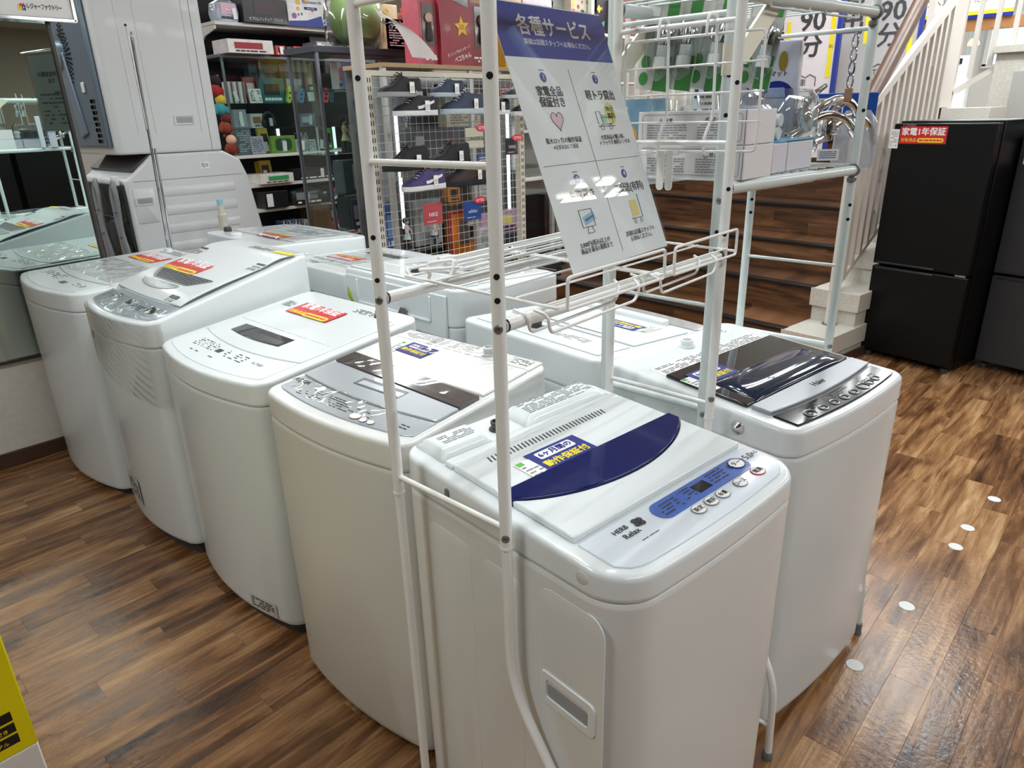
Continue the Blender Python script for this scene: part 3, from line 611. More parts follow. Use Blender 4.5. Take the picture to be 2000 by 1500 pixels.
for y in (Y0, Y1):
    pole([L((XF, y, .815)), L((XF, y, ZT))], .0098, RACKW, rk); pole([L((XB, y, .815)), L((XB, y, ZT))], .0098, RACKW, rk)
    pole(bend([L((XF, y, .818)), L((XF, y, .550)), L((-.424, y, .235)), L((-.417, y, .02))], .07, 6), .0086, RACKW, rk, 'foot_tube')
    pole([L((XB, y, .818)), L((XB, y, .02))], .0086, RACKW, rk, 'foot_tube')
    for x in (XB, -.417): MB().lathe([(.012, 0), (.012, .018), (.0095, .022)], L((x, y, 0)), 12).build('foot_cap', GREYC, rk)
    for z in (1.578, 1.372, .848): pole([L((XB, y, z)), L((XF, y, z))], .0048, RACKW, rk, 'rung', 10)
    pole([L((XB, y, .095)), L((-.417, y, .095))], .0048, RACKW, rk, 'rung', 10)
    for x in (XF, XB): MB().lathe([(.0104, 0), (.0104, .004)], L((x, y, .814)), 14).build('collar', RACKW, rk)
vd = (.62, -.78, .0)
dots(rk, L((XF, Y0, 0))[0], L((XF, Y0, 0))[1], (1.475, 1.235, 1.203), .0042, .0096, vd); dots(rk, L((XB, Y0, 0))[0], L((XB, Y0, 0))[1], (1.485, 1.262, 1.196), .004, .0096, vd)
dots(rk, L((XF, Y1, 0))[0], L((XF, Y1, 0))[1], (1.475, 1.29, 1.205), .004, .0096, vd)
for x, y, z in ((XF, Y0, ZX), (XB, Y0, ZX), (XF, Y0, .836), (XF, Y1, .862)):
    p = L((x, y, z)); bolt(rk, (p[0]+.0056, p[1]-.0072, p[2]), vd)
for x in (XF, XB):
    pole([L((x, Y0+.008, ZX)), L((x, Y0+.33, ZX))], .0095, RACKW, rk, 'cross_bar'); pole([L((x, Y0+.30, ZX)), L((x, Y1-.008, ZX))], .0078, RACKW, rk, 'cross_bar')
    for y, s_ in ((Y0+.0095, 1), (Y1-.0095, -1)): MB().cyl(L((x, y, ZX)), L((x, y+.003*s_, ZX)), .0102, 14).build('joint_ring', BLACK, rk)
pole([L((XB, Y0, 1.665)), L((XB, Y1, 1.665))], .009, RACKW, rk, 'cross_bar'); pole([L((XF, Y0, 1.70)), L((XF, Y1, 1.70))], .009, RACKW, rk, 'cross_bar')
# wire trays, two overlapping halves with raised front guards
def wire_tray(y0, y1, nm_lab, gy0, gy1):
    t = thing('wire_tray', nm_lab, 'wire shelf', (-.765, (y0+y1)/2, 1.176)); o = (-.765, (y0+y1)/2, 1.176)
    q = lambda x, y, z: (x-o[0], y-o[1], z-o[2])
    z = 1.177
    for y in (y0, y1): pole(bend([q(-.935, y, z+.004), q(-.60, y, z)], .01), .0026, RACKW, t, 'end_wire', 8)
    for k in range(6): pole([q(-.93+.062*k, y0, z+.003), q(-.93+.062*k, y1, z+.003)], .0020, RACKW, t, 'long_wire', 8)
    pole([Vector(v) for v in bend([q(-.60, gy0, z-.006), q(-.60, gy0, 1.217), q(-.60, gy1, 1.219), q(-.60, gy1, z-.006), q(-.60, gy0, z-.006)], .008)], .0027, RACKW, t, 'front_guard', 8)
    for xx, a, b_ in ((-.598, gy0-.045, gy1-.075), (-.622, gy0-.06, gy1-.095)):
        pole(bend([q(xx-.025, a, z), q(xx, a, z-.004), q(xx, a+.004, z-.030), q(xx, b_-.012, z-.026), q(xx, b_, z-.004), q(xx-.02, b_+.012, z)], .010), .0024, RACKW, t, 'lower_loop', 8)
    pole(bend([q(-.93, y0+.01, z), q(-.945, y0+.01, z+.012), q(-.945, y1-.01, z+.012), q(-.93, y1-.01, z)], .008), .0026, RACKW, t, 'back_guard', 8)
    return t
wire_tray(.735, 1.010, 'near half of the white wire tray between the rack poles', .755, 1.012)
wire_tray(1.000, 1.272, 'far half of the white wire tray, beyond the sign', 1.043, 1.270)
t = thing('folding_rods', 'bundle of white capped rods hooked along the rack\'s back crossbar', 'hanging rods', (-.90, .97, 1.18))
for k, (dx, dz) in enumerate(((.0, .014), (.016, .004), (-.015, .020))):
    pole([(dx, -.155, dz), (dx-.01, .27, dz)], .0034, RACKW, t, 'rod', 8); MB().cyl((dx, -.175, dz), (dx, -.15, dz), .0058, 10).build('rod_cap', RACKW, t)
pole(bend([(-.012, -.20, .0), (-.02, -.20, .018), (.02, -.17, .024), (.03, -.19, .0), (.01, -.215, -.018), (-.018, -.20, -.012), (-.012, -.20, .0)], .008), .0032, RACKW, t, 'hook', 8)
pole(bend([(.03, -.17, .012), (.0, -.23, .014), (-.02, -.215, .01), (.03, -.16, .0)], .01), .003, RACKW, t, 'hook', 8)

# hanging wire grid on the far ladder
t = thing('wire_grid', 'white wire grid hanging from the rack\'s far ladder', 'wire grid', (-.74, 1.30, 1.46)); q = lambda x, z, y=0: (x+.74, y, z-1.46)
pole(bend([q(-.885, 1.36), q(-.885, 1.56), q(-.594, 1.56), q(-.594, 1.357), q(-.885, 1.352)], .01), .0026, RACKW, t, 'outline_wire', 8)
for z in (1.51, 1.46, 1.409): pole([q(-.889, z), q(-.588, z)], .0018, RACKW, t, 'cross_wire', 8)
for x in (-.79, -.69): pole(bend([q(x, 1.555, -.034), q(x, 1.592, -.030), q(x+.003, 1.592, -.002), q(x+.006, 1.42, 0), q(x, 1.38, -.018), q(x, 1.352, -.016), q(x, 1.35, 0)], .012), .0028, RACKW, t, 'hanger_wire', 8)
for k, x in enumerate((-.775, -.755, -.815)):
    h = thing('plastic_hook', ('left', 'right', 'sign-side')[k]+' white plastic tongue hook clipped under the wire grid', 'hook', (x, 1.275, 1.352), group='tongue hooks on the wire grid')
    MB().prism(rrect(.016, .068, .0078), -.0012, .0012, axis='y').build('tongue', RACKW, h).location = (0, -.004, -.036)
    MB().box((0, .006, .002), (.017, .024, .010)).build('clip', RACKW, h, bevel=.002)

# service sign: paper in an acrylic sleeve, leaning back on the tray
sg = thing('service_sign', 'tall white acrylic notice with blue heading leaning on the rack tray', 'sign')
SM = frame((-.700, .896, 1.181), (-.02, .328, 0), (-.17, 0, .425)); sg.matrix_world = SM
SW, SH = .328, .458
MB().box((SW/2, SH/2, -.0005), (SW-.004, SH-.004, .0008)).build('paper', mat('sign_paper', (240, 243, 245), .55), sg, smooth=False)
BLUE = mat('sign_blue', (44, 62, 152), .5)
MB().box((SW/2, SH-.049, .0001), (SW-.004, .090, .0005)).build('heading_band', BLUE, sg, smooth=False)
MB().box((SW/2, SH/2, .0022), (SW, SH, .0028)).build('acrylic_front', ACRYL, sg, smooth=False, bevel=.0008)
MB().box((SW/2, SH/2, -.0032), (SW, SH, .0028)).build('acrylic_back', ACRYL, sg, smooth=False, bevel=.0008)
INK = mat('sign_ink', (66, 68, 74), .6)
def st(s_, u, v, size, m_=INK, al='CENTER', sx=1): return txt(s_, size, m_, sg, Matrix.Translation((u, SH-v, .0006)), ext=.0001, align=al, sx=sx, bold=.022 if size > .015 else .008)
st('各種サービス', .165, .042, .036, TXW, sx=1.0); st('詳細は店頭スタッフへお尋ねください。', .165, .068, .0113, TXW)
for (u, v), n_ in zip(((.086, .127), (.245, .127), (.093, .302), (.247, .304)), '1234'):
    MB().prism([(.0085*math.cos(2*PI*i/20)+u, .0085*math.sin(2*PI*i/20)+SH-v) for i in range(20)], -.0001, .0004).build('number_disc', BLUE, sg, smooth=False); st(n_, u, v, .013, TXW).location.z += .0004
    mbx(Matrix.Translation((u, SH-v+.0125, .0003)), plines(.014, .002, 1, 1, 3, .6, 4)).build('print', INK, sg, smooth=False)
st('家電全品\n保証付き', .092, .161, .0185); st('軽トラ貸出', .246, .158, .0195); st('お取置き', .095, .331, .0195); st('ご配送(有料)', .25, .331, .0185)
st('最大12ヶ月の動作保証', .091, .235, .0105); st('※全部返金にて保証', .091, .246, .0085, PRINTG); st('大型商品の購入時、\nトラックを無料レンタル', .249, .240, .0098)
st('5,000円(税込)以上の\n商品を最長1週間まで', .091, .419, .0105); st('詳細は店舗スタッフへ\nお尋ねください。', .245, .420, .0105)
def ln(pts, r=.0006, m_=INK, name='drawing_line', closed=False): return MB().tube([(x, SH-y, .0006) for x, y in pts], r, 5, closed=closed).build(name, m_, sg)
ln([(.012, .275), (.318, .275)], .0004, PRINTG, 'divider'); ln([(.166, .111), (.166, .44)], .0004, PRINTG, 'divider')
hp = [(.090+.0011*16*math.sin(a)**3*.95, .200-.0011*(13*math.cos(a)-5*math.cos(2*a)-2*math.cos(3*a)-math.cos(4*a))) for a in [2*PI*i/36 for i in range(36)]]
MB().prism([(x, SH-y) for x, y in hp], 0, .0003).build('heart_drawing', mat('pale_pink', (232, 200, 214), .6), sg, smooth=False); ln(hp, .0005, closed=True)
MB().prism([(.262+.017*math.cos(2*PI*i/24), SH-.190+.020*math.sin(2*PI*i/24)) for i in range(24)], 0, .0004).build('yellow_disc', mat('sign_yellow', (232, 224, 110), .6), sg, smooth=False)
st('90分', .262, .183, .013).location.z += .0004; st('無料', .262, .196, .0125).location.z += .0004
ln([(.212, .210), (.212, .187), (.226, .187), (.228, .210), (.262, .210), (.262, .198), (.228, .198)], .0005); ln([(.210, .214), (.266, .214)], .0005)
for x in (.222, .250): ln([(x+.005*math.cos(2*PI*i/12), .216+.005*math.sin(2*PI*i/12)) for i in range(12)], .0004, closed=True)
MB().box((.236, SH-.200, .0002), (.016, .014, .0003)).build('drawing_patch', mat('sign_green', (170, 214, 190), .6), sg, smooth=False)
ln([(.068, .355), (.106, .355), (.106, .385), (.068, .385)], .0006, closed=True); ln([(.082, .385), (.078, .396), (.098, .396), (.094, .385)], .0006)
mbx(Matrix.Translation((.094, SH-.371, .0004))@Matrix.Rotation(.2, 4, 'Z'), MB().box((0, 0, 0), (.036, .015, .0004))).build('drawing_patch', mat('sign_lightblue', (150, 196, 228), .6), sg, smooth=False)
txt('RESERVED', .0062, INK, sg, Matrix.Translation((.094, SH-.371, .0009))@Matrix.Rotation(.2, 4, 'Z'), ext=.0001)
MB().box((.247, SH-.370, .0002), (.026, .030, .0003)).build('drawing_patch', mat('sign_straw', (236, 222, 140), .6), sg, smooth=False)
ln([(.230, .389), (.268, .389), (.268, .345)], .0006)
for x in (.238, .260): ln([(x+.004*math.cos(2*PI*i/12), .395+.004*math.sin(2*PI*i/12)) for i in range(12)], .0004, closed=True)

# rear rack, pale green, over the black-lidded machine
rg = thing('laundry_rack', 'pale green tubular rack with loaded shelf over the black-lidded washer', 'rack', (-.77, 1.61, 0))
def G(p): return (p[0]+.77, p[1]-1.61, p[2])
LD = {'a': ((-.676, 1.332), (-.940, 1.332)), 'b': ((-.606, 1.89), (-.862, 1.89))}
for k, ((xf, yf_), (xb, yb_)) in LD.items():
    for x, y in LD[k]: pole([G((x, y, .80)), G((x, y, 1.82))], .0108, RACKG, rg)
    pole(bend([G((xf, yf_, .80)), G((xf, yf_, .50)), G((xf+.19, yf_-.02, .20)), G((xf+.20, yf_-.03, .03))], .06, 6), .0095, RACKG, rg, 'foot_tube')
    pole([G((xb, yb_, .80)), G((xb, yb_, .03))], .0095, RACKG, rg, 'foot_tube')
    for x, y in ((xb, yb_), (xf+.20, yf_-.03)): MB().lathe([(.0145, 0), (.0145, .006), (.0125, .010), (.0125, .036), (.010, .038)], G((x, y, 0)), 12).build('foot_cap', GREYC, rg)
    for z, r_ in ((1.597, .005), (1.045, .0042), (.83 if k == 'b' else .81, .0085), (.10, .0042)):
        pole([G((xb, yb_, z)), G((xf+(.20 if z < .2 else 0), yf_-(.03 if z < .2 else 0), z))], r_, RACKG, rg, 'rung', 10)
    dots(rg, G((xf, yf_, 0))[0], G((xf, yf_, 0))[1], (1.49, 1.20, 1.165, 1.42), .0042, .0106, vd); dots(rg, G((xb, yb_, 0))[0], G((xb, yb_, 0))[1], (1.42, 1.20, 1.165), .0042, .0106, vd)
    p = G((xf, yf_, .83 if k == 'b' else .80)); bolt(rg, (p[0]+.0068, p[1]-.0085, p[2]), vd)
    p = G((xf, yf_, 1.262)); bolt(rg, (p[0]+.0068, p[1]-.0085, p[2]), vd)
(ax, ay), (bx, by) = LD['a'][0], LD['b'][0]; (cx_, cy_), (dx_, dy_) = LD['a'][1], LD['b'][1]
for z in (1.284, 1.628):
    for (x0, y0), (x1, y1) in (((ax+.006, ay+.016), (bx+.006, by-.016)), ((cx_, cy_+.016), (dx_, dy_-.016))):
        pole([G((x0, y0, z)), G((x0+(x1-x0)*.62, y0+(y1-y0)*.62, z))], .0135, RACKG, rg, 'side_rail'); pole([G((x0+(x1-x0)*.6, y0+(y1-y0)*.6, z)), G((x1, y1, z))], .0115, RACKG, rg, 'side_rail')
        for (xx, yy), s_ in (((x0, y0), 1), ((x1, y1), -1)): MB().cyl(G((xx, yy-.006*s_, z)), G((xx, yy+.006*s_, z)), .0150, 14).build('rail_cap', GREYC, rg); MB().lathe([(.006, 0), (.010, .004), (.010, .012), (.004, .016)], G((xx-.004, yy-.002*s_, z-.030)), 10).build('wing_nut', GREYC, rg)
    for i in range(14):
        f = (i+.5)/14; pole([G((lerp(cx_, dx_, f), lerp(cy_, dy_, f)+.01, z+.013)), G((lerp(ax, bx, f)-.004, lerp(ay, by, f)+.01, z+.013))], .0022, RACKG, rg, 'shelf_wire', 8)
for a in (.18, .55): # wire guards round the upper front rail
    p0 = Vector(G((lerp(ax, bx, a)+.012, lerp(ay, by, a), 1.655))); p1 = Vector(G((lerp(ax, bx, a+.26)+.012, lerp(ay, by, a+.26), 1.655)))
    pole(bend([p0, p0-Vector((0, 0, .045)), p1-Vector((0, 0, .045)), p1], .01), .0024, RACKG, rg, 'wire_guard', 8)
for nm, (x, y) in (('right', (-.676, 1.332)), ('left', (-.940, 1.332))):
    MB().patch(lambda u, v, x=x, y=y: (G((x+.012, y+.01, 0))[0]+(u-.5)*.004, G((0, y, 0))[1]+.02+.15*v+(u-.5)*.05, 1.515+.118*v-(u-.5)*.01), 2, 6, .006, Vector((1, 0, 0))).build('cream_brace', mat('cream_plastic', (226, 222, 204), .45), rg, smooth=False)
    MB().lathe([(.0125, 0), (.0125, .055)], G((x, y, 1.49)), 14).build('cream_collar', MATS['cream_plastic'], rg)

# goods on the rear rack shelf
def carton(name, label, cat, c, d, m_, group=None, rz=0, seam=True):
    t = thing(name, label, cat, (c[0], c[1], c[2]), rz, group)
    MB().box((0, 0, d[2]/2), d).build('body', m_, t, bevel=.0015)
    if seam: MB().box((d[0]/2-.004, 0, d[2]/2), (.0012, d[1]+.0008, d[2]-.002)).build('flap_edge', mat('carton_edge', (120, 60, 66), .8), t, smooth=False)
    return t
CARD = mat('white_card', (226, 224, 228), .55); CARDL = mat('lilac_card', (214, 212, 222), .55)
for k, (z0, lab) in enumerate(((1.297, 'lower white printed carton on the rear rack shelf'), (1.364, 'upper white printed carton stacked on the rear rack shelf'))):
    t = carton('carton', lab, 'box', (-.773, 1.440, z0), (.25, .130, .066), CARD, 'white cartons on the rack shelf')
    F = frame((0, -.0655, .033), (1, 0, 0), (0, 0, 1))
    mbx(F, MB().tube([(x, y, 0) for x, y in rrect(.228, .052, .006)], .0004, 4, closed=True)).build('print_border', PRINTG, t)
    txt('⚠ 注意', .010, PRINT, t, F@Matrix.Translation((-.058, .014, .0002)), ext=.0001); txt('禁止', .011, PRINT, t, F@Matrix.Translation((.058, .014, .0002)), ext=.0001)
    mbx(F@Matrix.Translation((.040, .014, .0002)), MB().tube([(.005*math.cos(a), .005*math.sin(a), 0) for a in [2*PI*i/16 for i in range(16)]]+[(-.0035, .0035, 0)], .0006, 4)).build('ban_symbol', PRINT, t)
    mbx(F@Matrix.Translation((-.055, -.007, .0002)), plines(.095, .03, 6, .95, 3+k, .35, 8)).build('print', PRINTG, t, smooth=False)
    mbx(F@Matrix.Translation((.060, -.007, .0002)), plines(.085, .03, 6, .95, 7+k, .35, 8)).build('print', PRINTG, t, smooth=False)
carton('carton', 'small white carton nearest the printed pair on the shelf', 'box', (-.712, 1.546, 1.300), (.125, .072, .060), CARDL, 'small cartons on the rack shelf')
carton('carton', 'small white carton at the far end of the shelf row', 'box', (-.712, 1.656, 1.300), (.125, .140, .060), CARDL, 'small cartons on the rack shelf', seam=False)
CLEAR = clear('clear_plastic', (244, 248, 248), .06, .05, 1.3)
def tray(label, c, d, grp):
    t = thing('clear_container', label, 'container', c, 0, grp)
    o = rrect(d[0], d[1], .02); i = [(x*.9, y*.9) for x, y in o]
    MB().loft([[Vector((x, y, 0)) for x, y in i], [Vector((x, y, d[2])) for x, y in o], [Vector((x*1.05, y*1.05, d[2])) for x, y in o]], True, False).build('shell', CLEAR, t)
    return t
tray('clear plastic tray lying on the upper printed carton, nearer the sign', (-.84, 1.43, 1.431), (.09, .10, .022), 'clear trays on the cartons'); tray('clear plastic tray lying on the upper printed carton, behind the pole', (-.72, 1.44, 1.431), (.12, .10, .028), 'clear trays on the cartons')
t = thing('clear_container', 'domed clear plastic pack of white rope on the small cartons', 'container', (-.712, 1.66, 1.361))
MB().loft([[Vector((x*k, y*k, z)) for x, y in rrect(.12, .22, .03)] for k, z in ((1, 0), (1, .05), (.94, .09), (.78, .108))]).build('shell', CLEAR, t)
for dz, dy in ((.018, -.04), (.045, -.035)):
    mb = MB(); mb.cyl((-.04, dy-.05, dz), (.045, dy-.05, dz), .013, 14)
    mb.tube([(-.04+.0025*i/3, dy-.05+.0138*math.cos(i*2*PI/12), dz+.0138*math.sin(i*2*PI/12)) for i in range(100)], .0011, 4); mb.build('rope_coil', TXW, t)
MB().box((0, .0, .0015), (.12, .23, .003)).build('blue_card', mat('card_blue', (120, 170, 206), .4), t, smooth=False)
txt('ホースの取り付け方', .012, PRINT, t, frame((.061, .0, .083), (0, 1, 0), (-.2, 0, 1)), ext=.0002)
# rubber mat pack
t = thing('mat_package', 'white pack of washing machine height mats standing on the shelf', 'package', (-.825, 1.775, 1.298), math.radians(16))
MB().box((0, 0, .14), (.20, .05, .28)).build('body', mat('pack_lilac', (196, 196, 212), .35, coat=.3), t, bevel=.004)
F = frame((0, -.0256, .160), (1, 0, 0), (0, 0, 1))
txt('h05', .017, PRINT, t, F@Matrix.Translation((-.05, .072, 0)), ext=.0002); txt('洗濯機高さ調整ゴムマット', .0135, PRINT, t, F@Matrix.Translation((-.005, .048, 0)), ext=.0002, bold=.025)
mbx(F, MB().prism([(.062+.010*math.cos(2*PI*i/20), .075+.022*math.sin(2*PI*i/20)) for i in range(20)], 0, .0006)).build('gold_badge', mat('gold', (150, 130, 50), .3, metal=.6), t, smooth=False)
mbx(F, MB().prism([(.052+.042*math.cos(PI*i/16), -.005+.038*math.sin(PI*i/16)) for i in range(17)], 0, .0006)).build('picture', NAVY, t, smooth=False)
mbx(F, MB().prism([(.03, -.004), (.075, -.004), (.07, .018), (.036, .018)], .0005, .001)).build('picture', mat('pic_blue', (150, 164, 210), .4), t, smooth=False)
mbx(F, MB().tube([(-.028+.024*math.cos(PI*i/14), -.004+.028*math.sin(PI*i/14), 0) for i in range(15)], .0012, 5)).build('picture', NAVY, t)
mbx(F, MB().prism([(-.055+.007*math.cos(2*PI*i/16), .008+.012*math.sin(2*PI*i/16)) for i in range(16)], 0, .0006)).build('red_badge', RED, t, smooth=False)
t = thing('blue_package', 'thin blue and white pack standing left of the height mats', 'package', (-.905, 1.68, 1.298), math.radians(12))
MB().box((0, 0, .11), (.07, .03, .22)).build('body', mat('pack_white', (206, 208, 216), .35), t, bevel=.003); mbx(frame((0, -.0155, .11), (1, 0, 0), (0, 0, 1)), plines(.05, .18, 12, .8, 6, .4, 3)).build('print', PRINT, t, smooth=False)
# faucets
def faucet(label, loc, rz, tilt):
    t = thing('faucet', label, 'faucet', loc, rz, 'chrome faucets on the rack shelf'); t.rotation_euler = (tilt, 0, rz)
    MB().lathe([(.012, -.02), (.016, -.018), (.019, 0), (.019, .02), (.014, .03), (.010, .036)], (0, 0, .02), 16).build('valve_body', CHROME, t)
    MB().tube(bend([(0, 0, .02), (0, .05, .045), (0, .11, .05), (0, .15, .025), (0, .165, -.01)], .04, 6), .0095, 12).build('spout', CHROME, t)
    MB().lathe([(.012, 0), (.013, .004), (.013, .02), (.0115, .022)], (0, .163, -.006), 14, Vector((0, .3, -1))).build('spout_nozzle', CHROME, t)
    MB().tube([(0, -.005, .05), (-.01, .04, .075), (-.015, .085, .085)], [.006, .008, .005], 10).build('lever', CHROME, t)
    MB().tube([(0, 0, .01), (0, -.05, .0), (0, -.06, -.01)], .011, 12).build('inlet_pipe', CHROME, t); MB().lathe([(.022, 0), (.022, .004), (.012, .010)], (0, -.055, -.005), 16, Vector((0, -1, -.1))).build('wall_flange', CHROME, t)
    MB().cyl((-.03, 0, .02), (.035, 0, .02), .0085, 12).build('cross_pipe', CHROME, t)
    return t
faucet('chrome faucet with raised lever at the shelf\'s far end', (-.70, 1.80, 1.375), math.radians(-25), .25)
faucet('chrome faucet with curved spout reaching past the pole', (-.675, 1.875, 1.352), math.radians(-20), .05); faucet('chrome faucet lying lowest beside the price tag', (-.735, 1.79, 1.330), math.radians(-45), .35)
t = thing('price_tag', 'white hanging price tag below the chrome faucets', 'tag', (-.640, 1.80, 1.323)); t.rotation_euler = (0, 0, math.radians(40))
MB().box((0, 0, 0), (.05, .0008, .026)).build('card', PAPER, t, smooth=False); mbx(frame((0, -.0006, 0), (1, 0, 0), (0, 0, 1)), plines(.04, .018, 4, .9, 4, .5, 7)).build('print', mat('ink_blue', (70, 110, 150), .5), t, smooth=False)
# hanging green packs
gp = None
GRN = mat('pack_green', (70, 140, 70), .4)
for k, (x, y, lab) in enumerate(((-.905, 1.45, 'leftmost of the hanging green faucet packs'), (-.862, 1.47, 'second hanging green faucet pack from the left'), (-.86, 1.60, 'hanging green faucet pack behind the others'), (-.805, 1.50, 'third hanging green faucet pack, before the pole'), (-.77, 1.66, 'hanging green faucet pack mostly behind the pole'))):
    if gp is None:
        gp = thing('hanging_pack', lab, 'package'); t = gp; g = t
        MB().box((0, 0, -.10), (.075, .001, .20)).build('card', mat('pack_card', (206, 208, 204), .4), g, smooth=False)
        MB().box((.018, -.0012, -.165), (.034, .0008, .07)).build('green_panel', GRN, g, smooth=False); MB().box((.020, -.0012, -.035), (.024, .0008, .035)).build('green_panel', GRN, g, smooth=False)
        for z in (-.145, -.178): MB().prism([(-.022+.010*math.cos(2*PI*i/18), z+.0135*math.sin(2*PI*i/18)) for i in range(18)], -.002, -.001, axis='y').build('green_disc', GRN, g, smooth=False)
        MB().lathe([(.016, 0), (.016, .022), (.012, .024), (.012, .045)], (.014, -.016, -.155), 14).build('fitting', WHITE2, g); MB().lathe([(.013, 0), (.015, .02), (.010, .035)], (.014, -.016, -.108), 12).build('fitting_neck', CHROME, g)
        MB().sphere((.010, -.014, -.12), .032, 12, 8, (1, .5, 1.9)).build('blister', CLEAR, g)
        MB().box((-.022, -.0012, -.085), (.02, .0008, .03)).build('print', PRINTG, g, smooth=False); MB().box((-.02, -.0012, -.04), (.025, .0008, .03)).build('price_label', PAPER, g, smooth=False)
    else: t = copy_tree(gp)
    tag(t, lab, 'package', 'hanging green faucet packs'); t.location = (x+.02, y, 1.672); t.rotation_euler = (0, math.radians(8), math.radians(18))
t = thing('carabiner_chain', 'short chrome snap hook chain hanging beside the rack\'s far pole', 'chain', (-.632, 1.86, 1.59))
for k in range(4): MB().tube([(.006*math.cos(a), (.0 if k % 2 else .0), -.028*k+.017*math.sin(a)-.02) for a in [2*PI*i/12 for i in range(12)]], .0022, 6, closed=True).build('link', CHROME, t)
MB().box((0, 0, -.135), (.018, .006, .03)).build('tag', mat('tag_brown', (150, 116, 90), .5), t, bevel=.002)
t = thing('blue_package', 'blue card pack with white lettering behind the rack\'s far pole', 'package', (-.70, 2.06, 1.43)); t.rotation_euler = (0, 0, math.radians(35))
MB().box((0, 0, 0), (.15, .012, .065)).build('body', mat('pack_blue', (30, 76, 160), .35), t, bevel=.002); txt('フィー', .04, TXW, t, frame((-.012, -.0065, -.004), (1, 0, 0), (0, 0, 1)), ext=.0004)
MB().box((-.05, -.007, .012), (.045, .0008, .018)).build('barcode_label', PAPER, t, smooth=False); mbx(frame((-.05, -.0078, .012), (0, 0, 1), (1, 0, 0)), plines(.012, .036, 14, 1, 3, .5, 1)).build('print', PRINT, t, smooth=False)
t = thing('plastic_bag', 'grey clear plastic bag hanging behind the rack\'s far pole', 'bag', (-.655, 2.02, 1.30)); MB().loft([[Vector((x, y, z)) for x, y in rrect(.10*k, .02*k, .008)] for k, z in ((.6, .12), (1, .09), (1.1, 0), (1, -.02), (.5, -.025))]).build('film', mat('grey_film', (190, 192, 198), .2, alpha=.6), t)

# ------------------------------------------------------------------ refrigerators
def fridge(label, loc, rz, W, D, Hh, split, m_, side_m):
    t = thing('refrigerator', label, 'refrigerator', loc, math.radians(rz))
    MB().box((0, D/2+.03, Hh/2+.015), (W, D-.06, Hh-.03)).build('cabinet', side_m, t, bevel=.006)
    for z0, z1 in ((.045, split-.006), (split+.006, Hh-.012)):
        d = MB().box((0, .018, (z0+z1)/2), (W-.002, .05, z1-z0)).build('door', m_, t, bevel=.006)
        MB().box((-.08 if z0 < .1 else -.08, -.008, z1-.010 if z0 < .1 else z0+.010), (W*.62, .008, .010)).build('door_grip', mat('grip_black', (44, 46, 50), .25), d, bevel=.002)
    MB().box((W*.42, -.002, split), (.055, .012, .012)).build('hinge', STEEL, t, bevel=.002)
    for x in (-W*.42, W*.42): MB().lathe([(.018, 0), (.018, .03)], (x, .03, 0), 12).build('foot', GREYB, t)
    return t
f1 = fridge('tall glossy black two-door refrigerator with red warranty sticker by the stairs', (-.985, 4.398, 0), -12.3, .526, .58, 1.346, .56, mat('fridge_black', (8, 8, 9), .38, spec=.3), mat('fridge_side', (8, 8, 9), .4, spec=.3))
F = frame((-.10, -.0078, 1.275), (1, 0, 0), (0, 0, 1)); stk = mbx(F, MB().box((0, 0, 0), (.245, .088, .0008))).build('warranty_sticker', RED, f1, smooth=False)
stk['label'] = 'red warranty sticker with white and yellow lettering'
txt('家電1年保証', .042, TXW, stk, F@Matrix.Translation((0, .015, .0006)), bold=.025); txt('対象商品', .021, YEL, stk, F@Matrix.Translation((-.072, -.026, .0006)))
mbx(F@Matrix.Translation((.042, -.026, .0005)), MB().prism(rrect(.135, .022, .01), 0, .0004)).build('pill', YEL, stk, smooth=False); mbx(F@Matrix.Translation((.042, -.026, .001)), plines(.12, .01, 1, 1, 2, .8)).build('print', RED, stk, smooth=False)
F = frame((-.252, -.0078, 1.255), (1, 0, 0), (0, 0, 1)); pt = mbx(F, MB().box((0, 0, 0), (.05, .10, .0008))).build('price_tag', PAPER, f1, smooth=False); mbx(F@Matrix.Translation((0, 0, .0006)), plines(.04, .08, 8, .8, 3, .4, 3)).build('print', PRINTG, pt, smooth=False)
txt('TOSHIBA', .018, PRINTG, f1, frame((-.18, -.0078, 1.325), (1, 0, 0), (0, 0, 1)))
f2 = fridge('matt dark grey refrigerator at the right edge beside the black one', (-.38, 4.545, 0), -12, .58, .60, 1.272, .545, mat('fridge_grey', (52, 52, 55), .42), mat('fridge_grey_side', (44, 44, 47), .5))
F = frame((-.235, -.0078, 1.18), (1, 0, 0), (0, 0, 1)); pt = mbx(F, MB().box((0, 0, 0), (.055, .11, .0008))).build('price_tag', PAPER, f2, smooth=False); mbx(F@Matrix.Translation((0, 0, .0006)), plines(.04, .08, 8, .8, 13, .4, 3)).build('print', PRINTG, pt, smooth=False)
mbx(F@Matrix.Translation((.12, 0, 0)), MB().box((0, 0, 0), (.17, .07, .0008))).build('warranty_sticker', RED, f2, smooth=False)
for k, yy in enumerate((1.75, 2.40)):
    fridge(('near', 'far')[k]+' black refrigerator across the aisle, seen only in the wall mirror', (1.75, yy, 0), -90, .60, .60, 1.42, .60, mat('fridge_black'), mat('fridge_side'))
t = thing('microwave', 'white-framed black microwave on the dark grey refrigerator', 'microwave', (-.385, 4.88, 1.276), math.radians(-12)); MB().box((0, 0, .15), (.46, .34, .29)).build('body', WHITE, t, bevel=.012); MB().box((-.03, -.172, .155), (.36, .01, .22)).build('door', GLOSSBLK, t, bevel=.004); MB().box((.19, -.172, .155), (.05, .01, .22)).build('control_strip', GREYB, t, bevel=.003)

